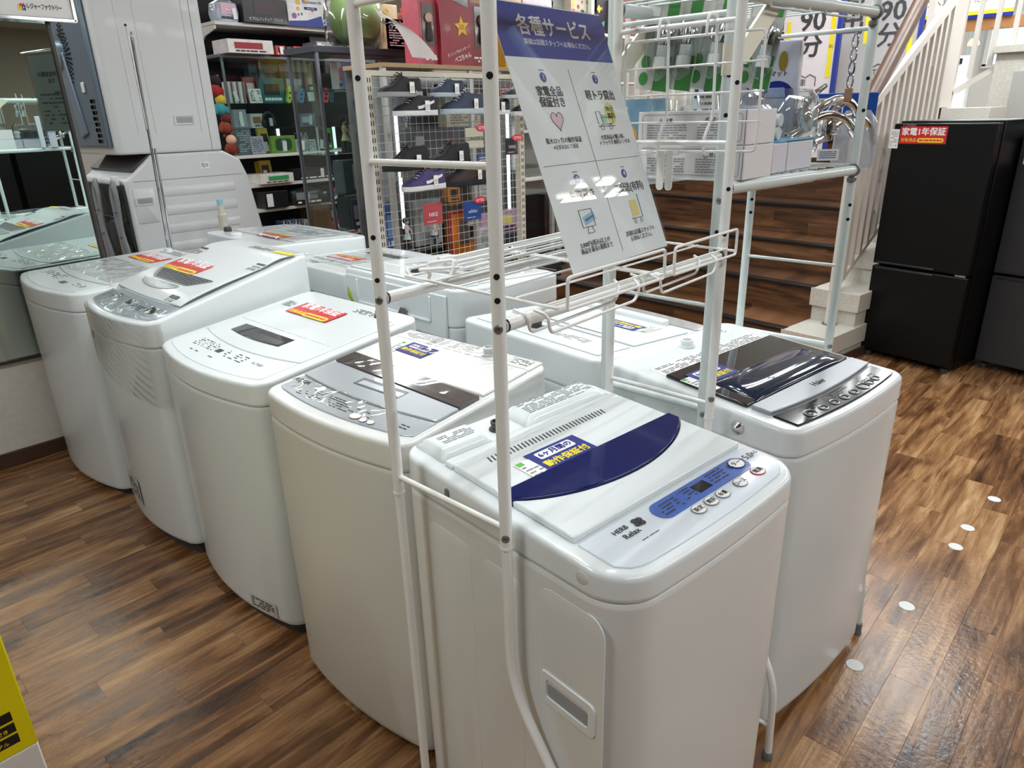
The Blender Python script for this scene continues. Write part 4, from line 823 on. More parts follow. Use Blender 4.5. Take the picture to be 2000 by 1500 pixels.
# ------------------------------------------------------------------ stairs
SA = math.radians(-7); SO = Vector((-1.56, 4.04, 0)); RISE, TREAD = .20, .305
stairs = thing('stairs', 'wooden stair flight with dark nosings beside the black refrigerator', 'stairs', SO, SA)
STONE = mat('terrazzo', (206, 202, 192), .45, var=.10, vscale=90); CREAMW = mat('wall_paint_cream', (214, 208, 196), .8); NOSE = mat('nosing_black', (28, 25, 24), .35)
NS = 7
for k in range(NS):
    MB().box((-1.02, TREAD*k+.5*(NS*TREAD-TREAD*k)+.0, RISE*(k+.5)), (2.04, NS*TREAD-TREAD*k, RISE-.0)).build('step', M_STAIR, stairs, smooth=False)
    MB().box((-1.02, TREAD*k+.012, RISE*(k+1)-.006), (2.05, .06, .02)).build('nosing', NOSE, stairs, bevel=.003)
st2 = thing('stair_plinth', 'stepped speckled stone plinth beside the wooden stairs', 'stair plinth', SO, SA)
for k in range(NS):
    y0 = TREAD*k-.02; y1 = NS*TREAD
    MB().box((.14, (y0+y1)/2, RISE*(k+1)-.055), (.30, y1-y0, .11)).build('stone_cap', STONE, st2, bevel=.003)
    MB().box((.135, (y0+.015+y1)/2, RISE*(k+.5)-.055), (.275, y1-y0-.03, RISE-.0)).build('stone_riser', STONE, st2, smooth=False)
MB().box((.292, NS*TREAD/2+.02, .03), (.012, NS*TREAD, .06)).build('skirting', mat('baseboard_brown'), st2)
# stair railing on the plinth
RAILM = mat('rail_white', (222, 214, 206), .45); rl = thing('stair_railing', 'cream white iron railing rising along the stair plinth', 'railing', SO, SA)
SL = .66; zr = lambda y, z0: z0+SL*(y-.40)
MB().box((.14, .27, .60), (.045, .045, .80+.80)).build('newel_post', RAILM, rl, bevel=.003)
MB().lathe([(.045, 0), (.045, .004)], (.14, .27, .20), 16).build('post_plate', GREYC, rl)
def bar(mb, a, b, w_=.03): 
    a, b = Vector(a), Vector(b); d = (b-a); R = d.to_track_quat('Y', 'Z').to_matrix(); return mb.box((a+b)/2, (w_, d.length, w_*1.3), R=R)
bar(MB(), (.14, .25, zr(.25, .50)), (.14, 1.36, zr(1.36, .50)), .022).build('bottom_rail', RAILM, rl, smooth=False)
bar(MB(), (.14, .25, zr(.25, 1.42)), (.14, 1.50, zr(1.50, 1.42)), .034).build('top_rail', RAILM, rl, smooth=False)
for k in range(13):
    y = .36+.080*k; MB().box((.14, y, zr(y, .96)), (.024, .03, .92)).build('baluster', RAILM, rl, smooth=False)
for y in (.67, 1.13):
    for zc, r_ in ((.58, .06), (.92, .075), (1.22, .05)):
        MB().tube([(.125, y+r_*.55*math.cos(a)+.0, zr(y, zc)+r_*1.3*math.sin(a)) for a in [2*PI*i/20 for i in range(20)]], .008, 6, closed=True).build('scroll', RAILM, rl)
    MB().tube([(.125, y+.05*math.sin(i*.5), zr(y, .62+.55*i/14)) for i in range(15)], .008, 6).build('scroll', RAILM, rl)
hr_ = thing('wooden_handrail', 'thick dark wooden handrail sloping up beside the white railing', 'handrail', (0, 0, 0))
MB().tube([(-1.405, 4.30, 1.32), (-1.392, 4.4, 1.408), (-1.386, 5.1, 2.006), (-1.37, 5.7, 2.50)], .042, 14).build('rail', mat('handrail_wood', (86, 62, 48), .45, var=.25, vscale=14), hr_)
# left railing
r2 = thing('stair_railing', 'cream white ornamental railing at the stairs\' left side, behind the sign', 'railing', (-3.42, 5.55, 0), SA)
for k in range(9): MB().box((-.38+.125*k, 0, 1.65), (.035, .03, 1.2)).build('baluster', RAILM, r2, smooth=False)
bar(MB(), (-.55, 0, 1.32), (.75, 0, 1.52), .03).build('bottom_rail', RAILM, r2, smooth=False)
for zc, r_ in ((1.66, .06), (1.86, .05), (1.50, .05)): MB().tube([(-.1+r_*.7*math.cos(a), -.02, zc+r_*1.2*math.sin(a)) for a in [2*PI*i/20 for i in range(20)]], .010, 6, closed=True).build('scroll', RAILM, r2)
MB().prism([(-.62, 0), (.9, 0), (.9, 1.35), (-.62, 1.2)], .02, .08, axis='y').build('side_board', mat('dark_board', (40, 34, 32), .6), r2, smooth=False)
pc = thing('picture', 'colourful blurred picture standing left of the printed cartons, behind the sign', 'picture', (-3.42, 5.30, 1.22), SA); MB().box((0, 0, 0), (.50, .03, .62)).build('board', mat('pic_sky', (110, 150, 176), .5, var=.25, vscale=5), pc, smooth=False)
for x, z, r_, c in ((-.05, -.16, .13, (178, 84, 50)), (.10, -.05, .09, (196, 110, 96)), (.16, .12, .05, (190, 70, 50)), (-.12, .02, .08, (206, 160, 84))): MB().prism([(x+r_*math.cos(2*PI*i/18), z+r_*1.1*math.sin(2*PI*i/18)) for i in range(18)], -.0175-.001*r_*30, -.015, axis='y').build('patch', mat('pic_%d' % c[1], c, .5), pc, smooth=False)
cb = thing('wooden_cabinet', 'brown wooden cabinet behind the hanging green packs', 'cabinet', (-2.75, 6.1, 0), SA); CBW = mat('cabinet_brown', (126, 82, 48), .45, var=.15, vscale=6)
MB().box((0, 0, .75), (1.0, .3, 1.5)).build('body', CBW, cb, bevel=.01); MB().box((0, -.155, 1.42), (.98, .02, .05)).build('top_moulding', mat('cabinet_light', (168, 124, 82), .45), cb); MB().box((0, -.152, 1.30), (.8, .01, .12)).build('drawer_front', mat('cabinet_dark', (84, 50, 30), .45), cb)

# banners
def banner90(label, loc, w_, h, rz, paper, ox, oz):
    t = thing('rental_banner', label, 'banner', loc, rz)
    MB().box((0, 0, h/2), (w_, .012, h)).build('board', paper, t, smooth=False)
    for x in (-w_/2, w_/2): MB().box((x, -.002, h/2), (.028, .018, h)).build('edge', mat('banner_blue', (40, 54, 140), .5), t, smooth=False)
    F = frame((0, -.0075, 0), (1, 0, 0), (0, 0, 1)); P_ = lambda x, y: F@Matrix.Translation((x+ox, y+oz, 0))
    for x, y in ((-.17, .60), (.12, .62), (.12, .44)): mbx(P_(x+.055, y), MB().box((0, 0, 0), (.028, .20, .0006))).build('highlight', YEL, t, smooth=False)
    txt('90', .17, PRINT, t, P_(.04, .69), bold=.025); txt('分', .16, PRINT, t, P_(.04, .535), bold=.025); txt('貸\n出', .17, PRINT, t, P_(-.215, .72), bold=.025)
    mbx(P_(.03, .31), MB().tube([(-.07, -.02, 0), (-.07, .035, 0), (-.035, .055, 0), (0, .035, 0), (.03, .055, 0), (.07, .035, 0), (.07, -.02, 0)], .003, 5)).build('truck_drawing', PRINT, t); txt('T車', .05, PRINT, t, P_(.0, .31))
    mbx(P_(.03, .26), MB().box((0, 0, 0), (.15, .004, .001)).box((0, -.035, 0), (.15, .004, .001))).build('truck_drawing', PRINT, t, smooth=False)
    for x in (-.04, .06): mbx(P_(x, .20), MB().tube([(.018*math.cos(a), .018*math.sin(a), 0) for a in [2*PI*i/14 for i in range(14)]], .003, 5, closed=True)).build('truck_drawing', PRINT, t)
    txt('初めて!', .055, PRINT, t, P_(.05, .12)); txt('なる', .055, PRINT, t, P_(.07, .045))
    return t
banner90('white truck rental banner reading 90 behind the shelf, bright front one', (-2.18, 5.22, 1.10), .58, 1.02, math.radians(4), mat('banner_white', (228, 218, 220), .5), .075, .175)
banner90('shade-toned white truck rental banner half hidden behind the bright one', (-1.80, 5.75, 1.22), .52, .95, math.radians(2), mat('banner_white_dimmed', (176, 172, 172), .5), .03, .12)  # weaker light farther back is put into the paper colour
tb = thing('hanging_banner', 'wide pale banner with yellow and navy lower stripes over the upper floor', 'banner', (-2.55, 9.0, 2.26), math.radians(-1))
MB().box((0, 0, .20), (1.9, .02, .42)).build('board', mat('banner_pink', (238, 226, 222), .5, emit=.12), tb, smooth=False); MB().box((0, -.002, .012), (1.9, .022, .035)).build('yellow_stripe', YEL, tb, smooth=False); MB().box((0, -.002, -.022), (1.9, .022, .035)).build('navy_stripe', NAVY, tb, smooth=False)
txt('ご不明な点は、お気軽にスタッフへお尋ねください', .072, PRINT, tb, frame((-.02, -.0115, .13), (1, 0, 0), (0, 0, 1)))
bm_ = thing('wooden_beam', 'brown wooden frame around the wide banner', 'beam', (-2.35, 9.06, 0)); BW = mat('beam_wood', (150, 100, 56), .5, var=.1)
MB().box((-.4, 0, 2.17), (2.7, .08, .11)).build('beam', BW, bm_, bevel=.004); MB().box((.62, 0, 2.45), (.10, .09, .65)).build('post', BW, bm_, bevel=.004)
# upper landing with second flight
ld = thing('stair_landing', 'stone-edged upper landing with grey inset panel above the black refrigerator', 'landing', (0, 0, 0)); GRYP = mat('panel_grey', (176, 172, 168), .6)
MB().box((-1.45, 6.9, .67), (.62, 1.1, 1.30)).build('wall', CREAMW, ld, smooth=False); MB().box((-1.45, 6.9, 1.345), (.66, 1.14, .06)).build('stone_edge', STONE, ld, bevel=.004)
MB().box((-.75, 6.9, .9), (.86, 1.1, 1.70)).build('wall', STONE, ld, bevel=.004); MB().box((-.72, 6.345, 1.32), (.66, .02, .62)).build('inset_panel', GRYP, ld, bevel=.003); MB().box((-.75, 6.88, 1.775), (.90, 1.16, .05)).build('stone_edge', STONE, ld, bevel=.004)
rl2 = thing('stair_railing', 'upper white railing climbing right above the black refrigerator', 'railing', (0, 0, 0))
MB().box((-1.46, 6.42, 2.0), (.07, .05, 1.30)).build('newel_post', RAILM, rl2, smooth=False); MB().box((-1.62, 6.42, 1.5), (.40, .03, .025)).build('bottom_rail', RAILM, rl2, smooth=False)
bar(MB(), (-1.45, 6.42, 1.49), (-.75, 6.42, 1.93), .03).build('bottom_rail', RAILM, rl2, smooth=False)
for k in range(6): x = -1.34+.115*k; MB().box((x, 6.42, 1.56+.63*(x+1.45)+.55), (.030, .03, 1.15)).build('baluster', RAILM, rl2, smooth=False)
for k in range(3): MB().box((-1.84+.09*k, 6.42, 1.9), (.045, .04, 1.3)).build('baluster', RAILM, rl2, smooth=False)
# upper floor goods
uf = thing('sales_platform', 'white raised sales floor behind the upper railing', 'platform', (0, 0, 0)); MB().box((-1.6, 9.2, .68), (3.2, 2.0, 1.32)).build('body', mat('platform_white', (224, 226, 228), .5), uf, smooth=False)
dw = thing('drum_washing_machine', 'white front-loading washer with black porthole seen through the upper railing', 'washing machine', (-2.02, 8.5, 1.345), math.radians(8))
MB().box((0, .25, .27), (.46, .45, .50)).build('cabinet', WHITE, dw, bevel=.02); MB().lathe([(.13, 0), (.13, .01), (.105, .02)], (0, .02, .29), 24, Vector((0, -1, 0))).build('door_ring', GREYC, dw); MB().lathe([(.10, 0), (.09, .025), (.04, .035), (0, .036)], (0, .015, .29), 24, Vector((0, -1, 0))).build('door', GLOSSBLK, dw)
MB().box((.12, .02, .47), (.08, .01, .05)).build('display', BLACK, dw); MB().box((-.08, .02, .05), (.13, .01, .035)).build('filter_flap', GREYC, dw); MB().box((-.20, .02, .15), (.04, .005, .08)).build('yellow_label', YEL, dw)
for nm, lab, x, y, z, d, c in (('box', 'blue, yellow and brown printed box on the upper sales floor', -1.30, 9.0, 1.62, (.40, .1, .26), (110, 92, 96)), ('kettle', 'small dark item left of the porthole washer', -2.28, 8.6, 1.44, (.10, .1, .16), (46, 40, 42)), ('appliance', 'pale appliance at the right end of the upper sales floor', -1.12, 8.6, 1.45, (.42, .2, .20), (206, 206, 196))):
    t = thing(nm, lab, nm if nm != 'kettle' else 'appliance', (x, y, z)); MB().box((0, 0, 0), d).build('body', mat('uf_%d' % c[0], c, .4, var=.3, vscale=12), t, bevel=.01)
    MB().box((0, -d[1]/2-.002, 0), (d[0]*.5, .006, d[2]*.4)).build('label_panel', mat('uf_panel_%d' % c[0], (min(255, c[0]+70), min(255, c[1]+60), 120), .4), t, smooth=False)
WINM = mat('window_sky', (170, 214, 240), .5, emit=1.5)
for n_, (x0, x1, z0, z1) in enumerate(((-3.30, -2.70, 1.5, 2.5), (-2.42, -1.60, 1.9, 2.5), (-4.25, -3.65, 1.5, 2.5))):
    wd = MB().box(((x0+x1)/2, 12.36, (z0+z1)/2), (x1-x0, .02, z1-z0)).build('window_%d' % (n_+1), WINM, smooth=False); wd['kind'] = 'structure'
    fr_ = MB()
    for a, b, c_, d_ in ((x0, x1, z0, z0), (x0, x1, z1, z1)): fr_.box(((a+b)/2, 12.34, c_), (b-a+.06, .05, .05))
    for a in (x0, x1): fr_.box((a, 12.34, (z0+z1)/2), (.05, .05, z1-z0))
    fr_.build('window_frame', RAILM, wd, smooth=False)
for n_, (x, c) in enumerate(((-2.23, (255, 200, 120)), (-2.02, (255, 190, 110)))):
    t = thing('pendant_lamp', ('left', 'right')[n_]+' glowing warm pendant lamp above the porthole washer', 'lamp', (x, 9.6, 2.02)); MB().lathe([(.03, .06), (.05, .03), (.06, 0), (.05, -.01)], (0, 0, 0), 14).build('shade', mat('lamp_glow', c, .5, emit=3.0), t); MB().cyl((0, 0, .06), (0, 0, .5), .006, 6).build('cord', STEEL, t)

# ------------------------------------------------------------------ floor dots
for k, (x, y) in enumerate(((-.263, 2.972), (-.293, 2.683), (-.296, 2.524), (-.331, 2.08), (-.365, 1.724))):
    o = MB().prism([(.022*math.cos(2*PI*i/24), .022*math.sin(2*PI*i/24)) for i in range(24)], 0, .0008).build('floor_marker', mat('marker_white', (220, 222, 222), .5), smooth=False); o.location = (x, y, .0003)
    tag(o, ('white round floor sticker farthest from the washers, level with the refrigerator', 'second farthest white round floor sticker', 'middle one of the five white round floor stickers', 'white round floor sticker in the open floor, second nearest', 'white round floor sticker nearest, at the black-lidded washer\'s foot')[k], 'sticker', 'white round floor stickers')

# yellow carton bottom left
yb = thing('yellow_carton', 'yellow and white carton with black lettered bars at the lower left', 'box', (-1.42, -.34, 0))
MB().box((0, 0, .235), (.44, .86, .47)).build('lower_body', mat('carton_white', (220, 218, 216), .5), yb, bevel=.003); MB().box((0, 0, .71), (.441, .861, .48)).build('upper_body', mat('carton_yellow', (226, 210, 8), .45), yb, bevel=.003)
for k in range(3):
    z = .500+k*.0225; MB().box((.2212, .309, z), (.0012, .20, .0175)).build('black_bar', BLACK, yb, smooth=False)
    txt(('い高品質モデル', 'アクセサリー付き', 'いまならなく')[k], .0085, YEL, yb, frame((.2225, .365, z-.002), (0, 1, 0), (0, 0, 1)), ext=.0003)
    
# ------------------------------------------------------------------ mirror, poster, store sign
mr = MB().box((-3.630, .18, 1.18), (.012, 1.80, 1.40)).build('mirror', mat('mirror_glass', (214, 232, 226), .01, metal=1.0), smooth=False); tag(mr, 'large wall mirror behind the far left washer reflecting the machines', 'mirror')
MB().box((-3.622, 1.086, 1.19), (.022, .014, 1.44)).build('frame_edge', mat('frame_dark', (70, 66, 64), .4, metal=.5), mr, bevel=.002); MB().box((-3.624, .18, .476), (.018, 1.82, .012)).build('frame_bottom', MATS['frame_dark'], mr)
ss = thing('store_sign', 'white store sign in a silver frame with cube logo above the mirror', 'sign', (-3.606, .42, 2.10)); MB().box((0, 0, 0), (.03, 1.52, .50)).build('panel', mat('sign_white', (214, 212, 212), .35), ss, smooth=False)
for z in (-.25, .25): MB().box((.006, 0, z), (.03, 1.54, .016)).build('frame_rail', CHROME, ss, bevel=.003)
for y in (-.765, .765): MB().box((.006, y, 0), (.03, .016, .51)).build('frame_rail', CHROME, ss, bevel=.003)
SF = frame((.0165, 0, 0), (0, 1, 0), (0, 0, 1))
txt('トレジャーファクトリー', .0235, BLACK, ss, SF@Matrix.Translation((.652, -.206, 0)), sx=.55, bold=.025); 
for x, c, l_ in ((-.007, (232, 210, 40), 'T'), (.006, (60, 44, 110), 'F')):
    mbx(SF@Matrix.Translation((.577+x, -.213, 0)), MB().prism([(-.0065, -.009+abs(x)*.2), (.0065, -.009), (.0065, .009), (-.0065, .009)], 0, .0008)).build('logo_face', mat('logo_%d' % c[0], c, .5), ss, smooth=False); txt(l_, .014, TXW if l_ == 'F' else BLACK, ss, SF@Matrix.Translation((.577+x, -.213, .001)))
mbx(SF@Matrix.Translation((.577, -.200, 0)), MB().prism([(-.013, -.004), (0, -.006), (.013, -.004), (0, .004)], 0, .0008)).build('logo_face', RED, ss, smooth=False)
cs = thing('sign_stand', 'slender chrome display stand behind the far left washers', 'stand', (-3.62, 1.40, 0))
MB().tube([(-.10, .0, 0), (-.035, .0, .85), (.0, 0, 1.32), (.03, .0, 1.80)], .006, 10).build('pole', CHROME, cs); MB().tube([(-.085, .012, 0), (-.02, .012, .85), (.01, .012, 1.33)], .005, 10).build('pole', CHROME, cs)
MB().tube([(.03, 0, 1.80), (.33, -.13, 1.79), (.66, -.26, 1.775)], .005, 8).build('arm', CHROME, cs); MB().tube([(.03, 0, 1.80), (.034, 0, 1.82), (.05, -.01, 1.80), (.05, -.01, 1.75)], .004, 8).build('hook', CHROME, cs)
MB().lathe([(.16, 0), (.16, .006), (.01, .014)], (-.10, 0, 0), 24).build('foot_disc', CHROME, cs)
po = thing('hanging_poster', 'clear-sleeved pale notice hanging edge-on from the chrome stand', 'poster', (0, 0, 0)); PF = frame((-3.245, 1.255, 1.42), (.932, -.362, 0), (0, 0, 1))
PF2 = frame((-2.985, 1.154, 1.42), (-.932, .362, 0), (0, 0, 1))   # reads correctly from the wall side
mbx(PF, MB().box((.14, .17, 0), (.28, .345, .0015))).build('sheet', mat('poster_cream', (226, 224, 214), .5), po, smooth=False); mbx(PF, MB().box((.14, .17, .0045), (.29, .36, .001))).build('sleeve', CLEAR, po, smooth=False)
B_ = lambda u, v: PF@Matrix.Translation((u, v, .0025)); mm_ = PRINT
for (u, v, s_, z_) in ((.17, .255, '中古家電の', .026), (.15, .225, 'たな', .024)): txt(s_, z_, mm_, po, B_(u, v))
mbx(B_(.05, .28), MB().prism([(.022*math.cos(2*PI*i/20), .026*math.sin(2*PI*i/20)) for i in range(20)], 0, .0005)).build('picture', PRINTG, po, smooth=False); mbx(B_(.14, .10), plines(.22, .15, 8, .7, 5, .4, 7)).build('print', PRINTG, po, smooth=False); mbx(B_(.09, .17), plines(.12, .02, 1, 1, 5, .9, 3)).build('print', PRINTG, po, smooth=False)

# ------------------------------------------------------------------ stacked drum machines at the left
LG = mat('drum_white', (208, 211, 214), .35, coat=.2); BK = mat('back_steel', (104, 120, 134), .35, metal=.45, coat=.3); BK2 = mat('back_dark_steel', (58, 66, 66), .4, metal=.5)
lo = thing('drum_washing_machine', 'lower white front-loading washer of the stack, grey hoses at its back', 'washing machine', (-4.42, 1.42, 0)); XS = .32
prof_ = [(.0, .25), (.72, .25), (.755, .55), (.74, .80), (.69, 1.14), (.655, 1.235), (.56, 1.287), (.16, 1.287), (.03, 1.18), (.0, 1.16)]
MB().prism(prof_, -XS, XS, axis='x').build('cabinet', LG, lo, bevel=.012, seg=3); MB().box((0, .35, .125), (.60, .62, .25)).build('stand', GREYB, lo, bevel=.01)
MB().box((XS+.0005, .35, 1.153), (.001, .62, .003)).build('seam', PRINTG, lo, smooth=False)
def rib(y0, y1, z0, z1, slope=.0): MB().loft([[Vector((XS-.001, p[0], p[1])) for p in rrect(y1-y0, z1-z0, .012, 4, (y0+y1)/2, (z0+z1)/2)], [Vector((XS+.006, p[0], p[1])) for p in rrect(y1-y0-.015, z1-z0-.015, .008, 4, (y0+y1)/2, (z0+z1)/2)]]).build('pressed_rib', LG, lo, ang=50)
rib(.0+.02, .14, .93, 1.12)
for z in (1.06, .96, .86, .76): rib(.17, .60, z, z+.055)
rib(.03, .60, .64, .70)
fr0 = lambda px, py, pz, w_, h, parent, mm=LG: (MB().loft([[Vector((px+o_, py+p[0]*k, pz+p[1]*k)) for p in rrect(w_, h, .006)] for o_, k in ((-.001, 1.16), (.006, 1.12), (.006, .96), (.001, .92))]).build('handle_frame', mm, parent), MB().box((px+.0014, py, pz), (.001, w_*.86, h*.7)).build('grip_shade', mat('recess_shade_grey'), parent))  # flat grey plate inside the frame paints the pocket's shade
fr0(XS+.006, .075, 1.05, .085, .035, lo); MB().loft([[Vector((x, .05, 1.20)) for x in (-.30, .30)]+[Vector((x, .17, 1.292)) for x in (.30, -.30)], [Vector((x, .04, 1.213)) for x in (-.30, .30)]+[Vector((x, .165, 1.296)) for x in (.30, -.30)]]).build('cavity_shade_plate', GREYB, lo, smooth=False)  # dark plate stands in for the shaded cavity below the upper machine
MB().box((0, -.006, .70), (.58, .014, .88)).build('back_plate', BK2, lo, bevel=.004)
for z in (.95, .80, .62): MB().box((.02, -.018, z), (.5, .012, .03)).build('back_rib', BK2, lo, bevel=.004)
MB().sphere((.08, -.02, .85), .10, 14, 8, (1.2, .25, 1)).build('motor_bulge', BK2, lo); MB().box((.18, -.02, 1.07), (.09, .012, .07)).build('back_grip', LG, lo, bevel=.004); MB().box((.24, -.025, 1.16), (.05, .03, .05)).build('hose_clip', WHITE, lo, bevel=.004)
for dx in (.245, -.02):
    mb = MB()
    for k in range(3):
        e = .012*(k-1); mb.tube(bend([(dx-.03+e, -.04, .45), (dx-.02+e, -.05, .90), (dx-.035+e, -.045, 1.10), (dx+.0+e, -.04, 1.17+e), (dx+.035+e, -.045, 1.10), (dx+.01+e, -.05, .90), (dx+.05+e*2, -.045, .70), (dx+.09+e, -.04, .48)], .05, 4), .0085, 8)
    mb.build('drain_hose', mat('hose_grey', (132, 136, 138), .5), lo)
    for z in (1.0, .87): MB().tube([(dx+.024*math.cos(a), -.048+.014*math.sin(a), z) for a in [2*PI*i/12 for i in range(12)]], .003, 5, closed=True).build('blue_tie', mat('tie_blue', (30, 50, 150), .5), lo)
MB().box((XS+.001, .44, 1.215), (.001, .05, .035)).build('sticker', PAPER, lo, smooth=False); mbx(frame((XS+.002, .44, 1.215), (0, 1, 0), (0, 0, 1)), plines(.04, .03, 5, .9, 5, .5, 3)).build('print', PRINT, lo, smooth=False)
up = thing('drum_washing_machine', 'upper white front-loading machine of the stack, blue-grey metal back', 'washing machine', (-4.42, 1.42, 1.290))
MB().prism([(x, y) for x, y in rrect(.64, .565, .03, 4, 0, .283)], 0, .95).build('cabinet', LG, up, bevel=.012, seg=3, ang=30)
MB().box((XS+.0005, .50, .47), (.0012, .003, .93)).build('seam', PRINTG, up, smooth=False)
for y in (.12, .21, .46): MB().box((XS+.001, y, .5), (.004, .010, .80)).build('pressed_rib', LG, up, bevel=.0015)
fr0(XS, .37, .165, .10, .042, up)
MB().box((-.02, -.012, .47), (.56, .026, .86)).build('back_plate', BK, up, bevel=.008)
MB().lathe([(.075, 0), (.072, .022), (.05, .026), (.04, .020), (.0, .020)], (-.16, -.025, .50), 28, Vector((0, -1, 0))).build('fan_housing', mat('fan_blue', (118, 130, 146), .35, metal=.4), up)
mb = MB()
for i in range(4):
    for a in range(16): 
        th = -.9+a*.13; r_ = .10+.022*i; mb.box((-.16+r_*math.cos(th), -.027, .50+r_*1.15*math.sin(th)), (.012, .004, .010))
for i in range(6):
    for j in range(8): mb.box((.15+.016*(i % 4)+(.008 if j % 2 else 0), -.027, .07+.028*j), (.008, .004, .018))
mb.build('vent_holes', BLACK, up, smooth=False, kind='stuff')
MB().box((-.08, -.03, .30), (.10, .016, .42), R=Matrix.Rotation(-.25, 3, 'Y')).build('duct_cover', mat('fan_blue'), up, bevel=.006); MB().box((.10, -.03, .335), (.04, .008, .05)).build('hinge_patch', LG, up, bevel=.003)
dp = thing('drain_pipe', 'cream ribbed hose with pale blue tip standing behind the wrapped washer', 'hose', (-3.93, 1.83, .72)); MB().lathe([(.020, 0)]+[(.020+.0025*(i % 2), .01+.008*i) for i in range(24)]+[(.022, .21), (.024, .215), (.024, .235), (.018, .24), (.017, .285)], (0, 0, 0), 16).build('pipe', mat('pipe_cream', (206, 202, 188), .5), dp); MB().lathe([(.015, 0), (.017, .03), (.012, .032)], (0, 0, .285), 14).build('tip', mat('tip_blue', (150, 196, 214), .4), dp)
MB().cyl((0, 0, -.70), (0, 0, 0), .019, 12).build('pipe', MATS['pipe_cream'], dp)

# ------------------------------------------------------------------ shop shelving behind the machines
SHW = mat('shelf_white', (206, 204, 200), .4); CRM = mat('post_cream', (204, 198, 182), .5); DARKB = mat('shelf_dark_back', (40, 40, 44), .7); GLS = clear('shelf_glass', (238, 246, 244), .02, .01, .8); GREYF = mat('case_frame', (120, 126, 134), .3, metal=.6)
gs = thing('game_shelf', 'tall white game shelf with glass case section behind the stacked machines', 'shelf', (-6.50, 3.95, 0))
for z, d, m_ in ((2.225, .48, SHW), (1.975, .46, GREYF), (1.145, .50, SHW), (.885, .50, SHW), (.66, .50, SHW), (.335, .50, SHW)): MB().box((0, 0, z), (d, 1.64, .028)).build('shelf_board', m_, gs, bevel=.003)
for z in (1.59, 1.38): MB().box((0, 0, z), (.42, 1.60, .008)).build('glass_shelf', GLS, gs, smooth=False)
MB().box((-.26, 0, 1.25), (.03, 1.7, 2.5)).build('back_panel', DARKB, gs, smooth=False)
for y in (-.82, .82): MB().box((-.22, y, 1.25), (.05, .045, 2.5)).build('upright', CRM, gs, smooth=False)
for y in (-.80, .80):
    for z in (1.58,): MB().box((.225, y, z), (.018, .018, .80)).build('case_post', GREYF, gs, smooth=False)
MB().box((.235, 0, 1.56), (.004, 1.6, .80)).build('case_glass', GLS, gs, smooth=False)
MB().prism([(-.22, 2.21), (.22, 2.21), (.22, 2.18), (.02, 2.14), (-.12, 2.05), (-.18, 1.90), (-.22, 1.90)], -.815, -.80, axis='y').build('bracket', SHW, gs, bevel=.002)
for k, y in enumerate((-.1, .55)): MB().box((-.235, y, 1.26), (.01, .03, .22)).build('reflection_strip', mat('strip_glow', (250, 252, 250), .5, emit=1.6), gs, smooth=False)  # glowing strips imitate reflected light, no lamps here
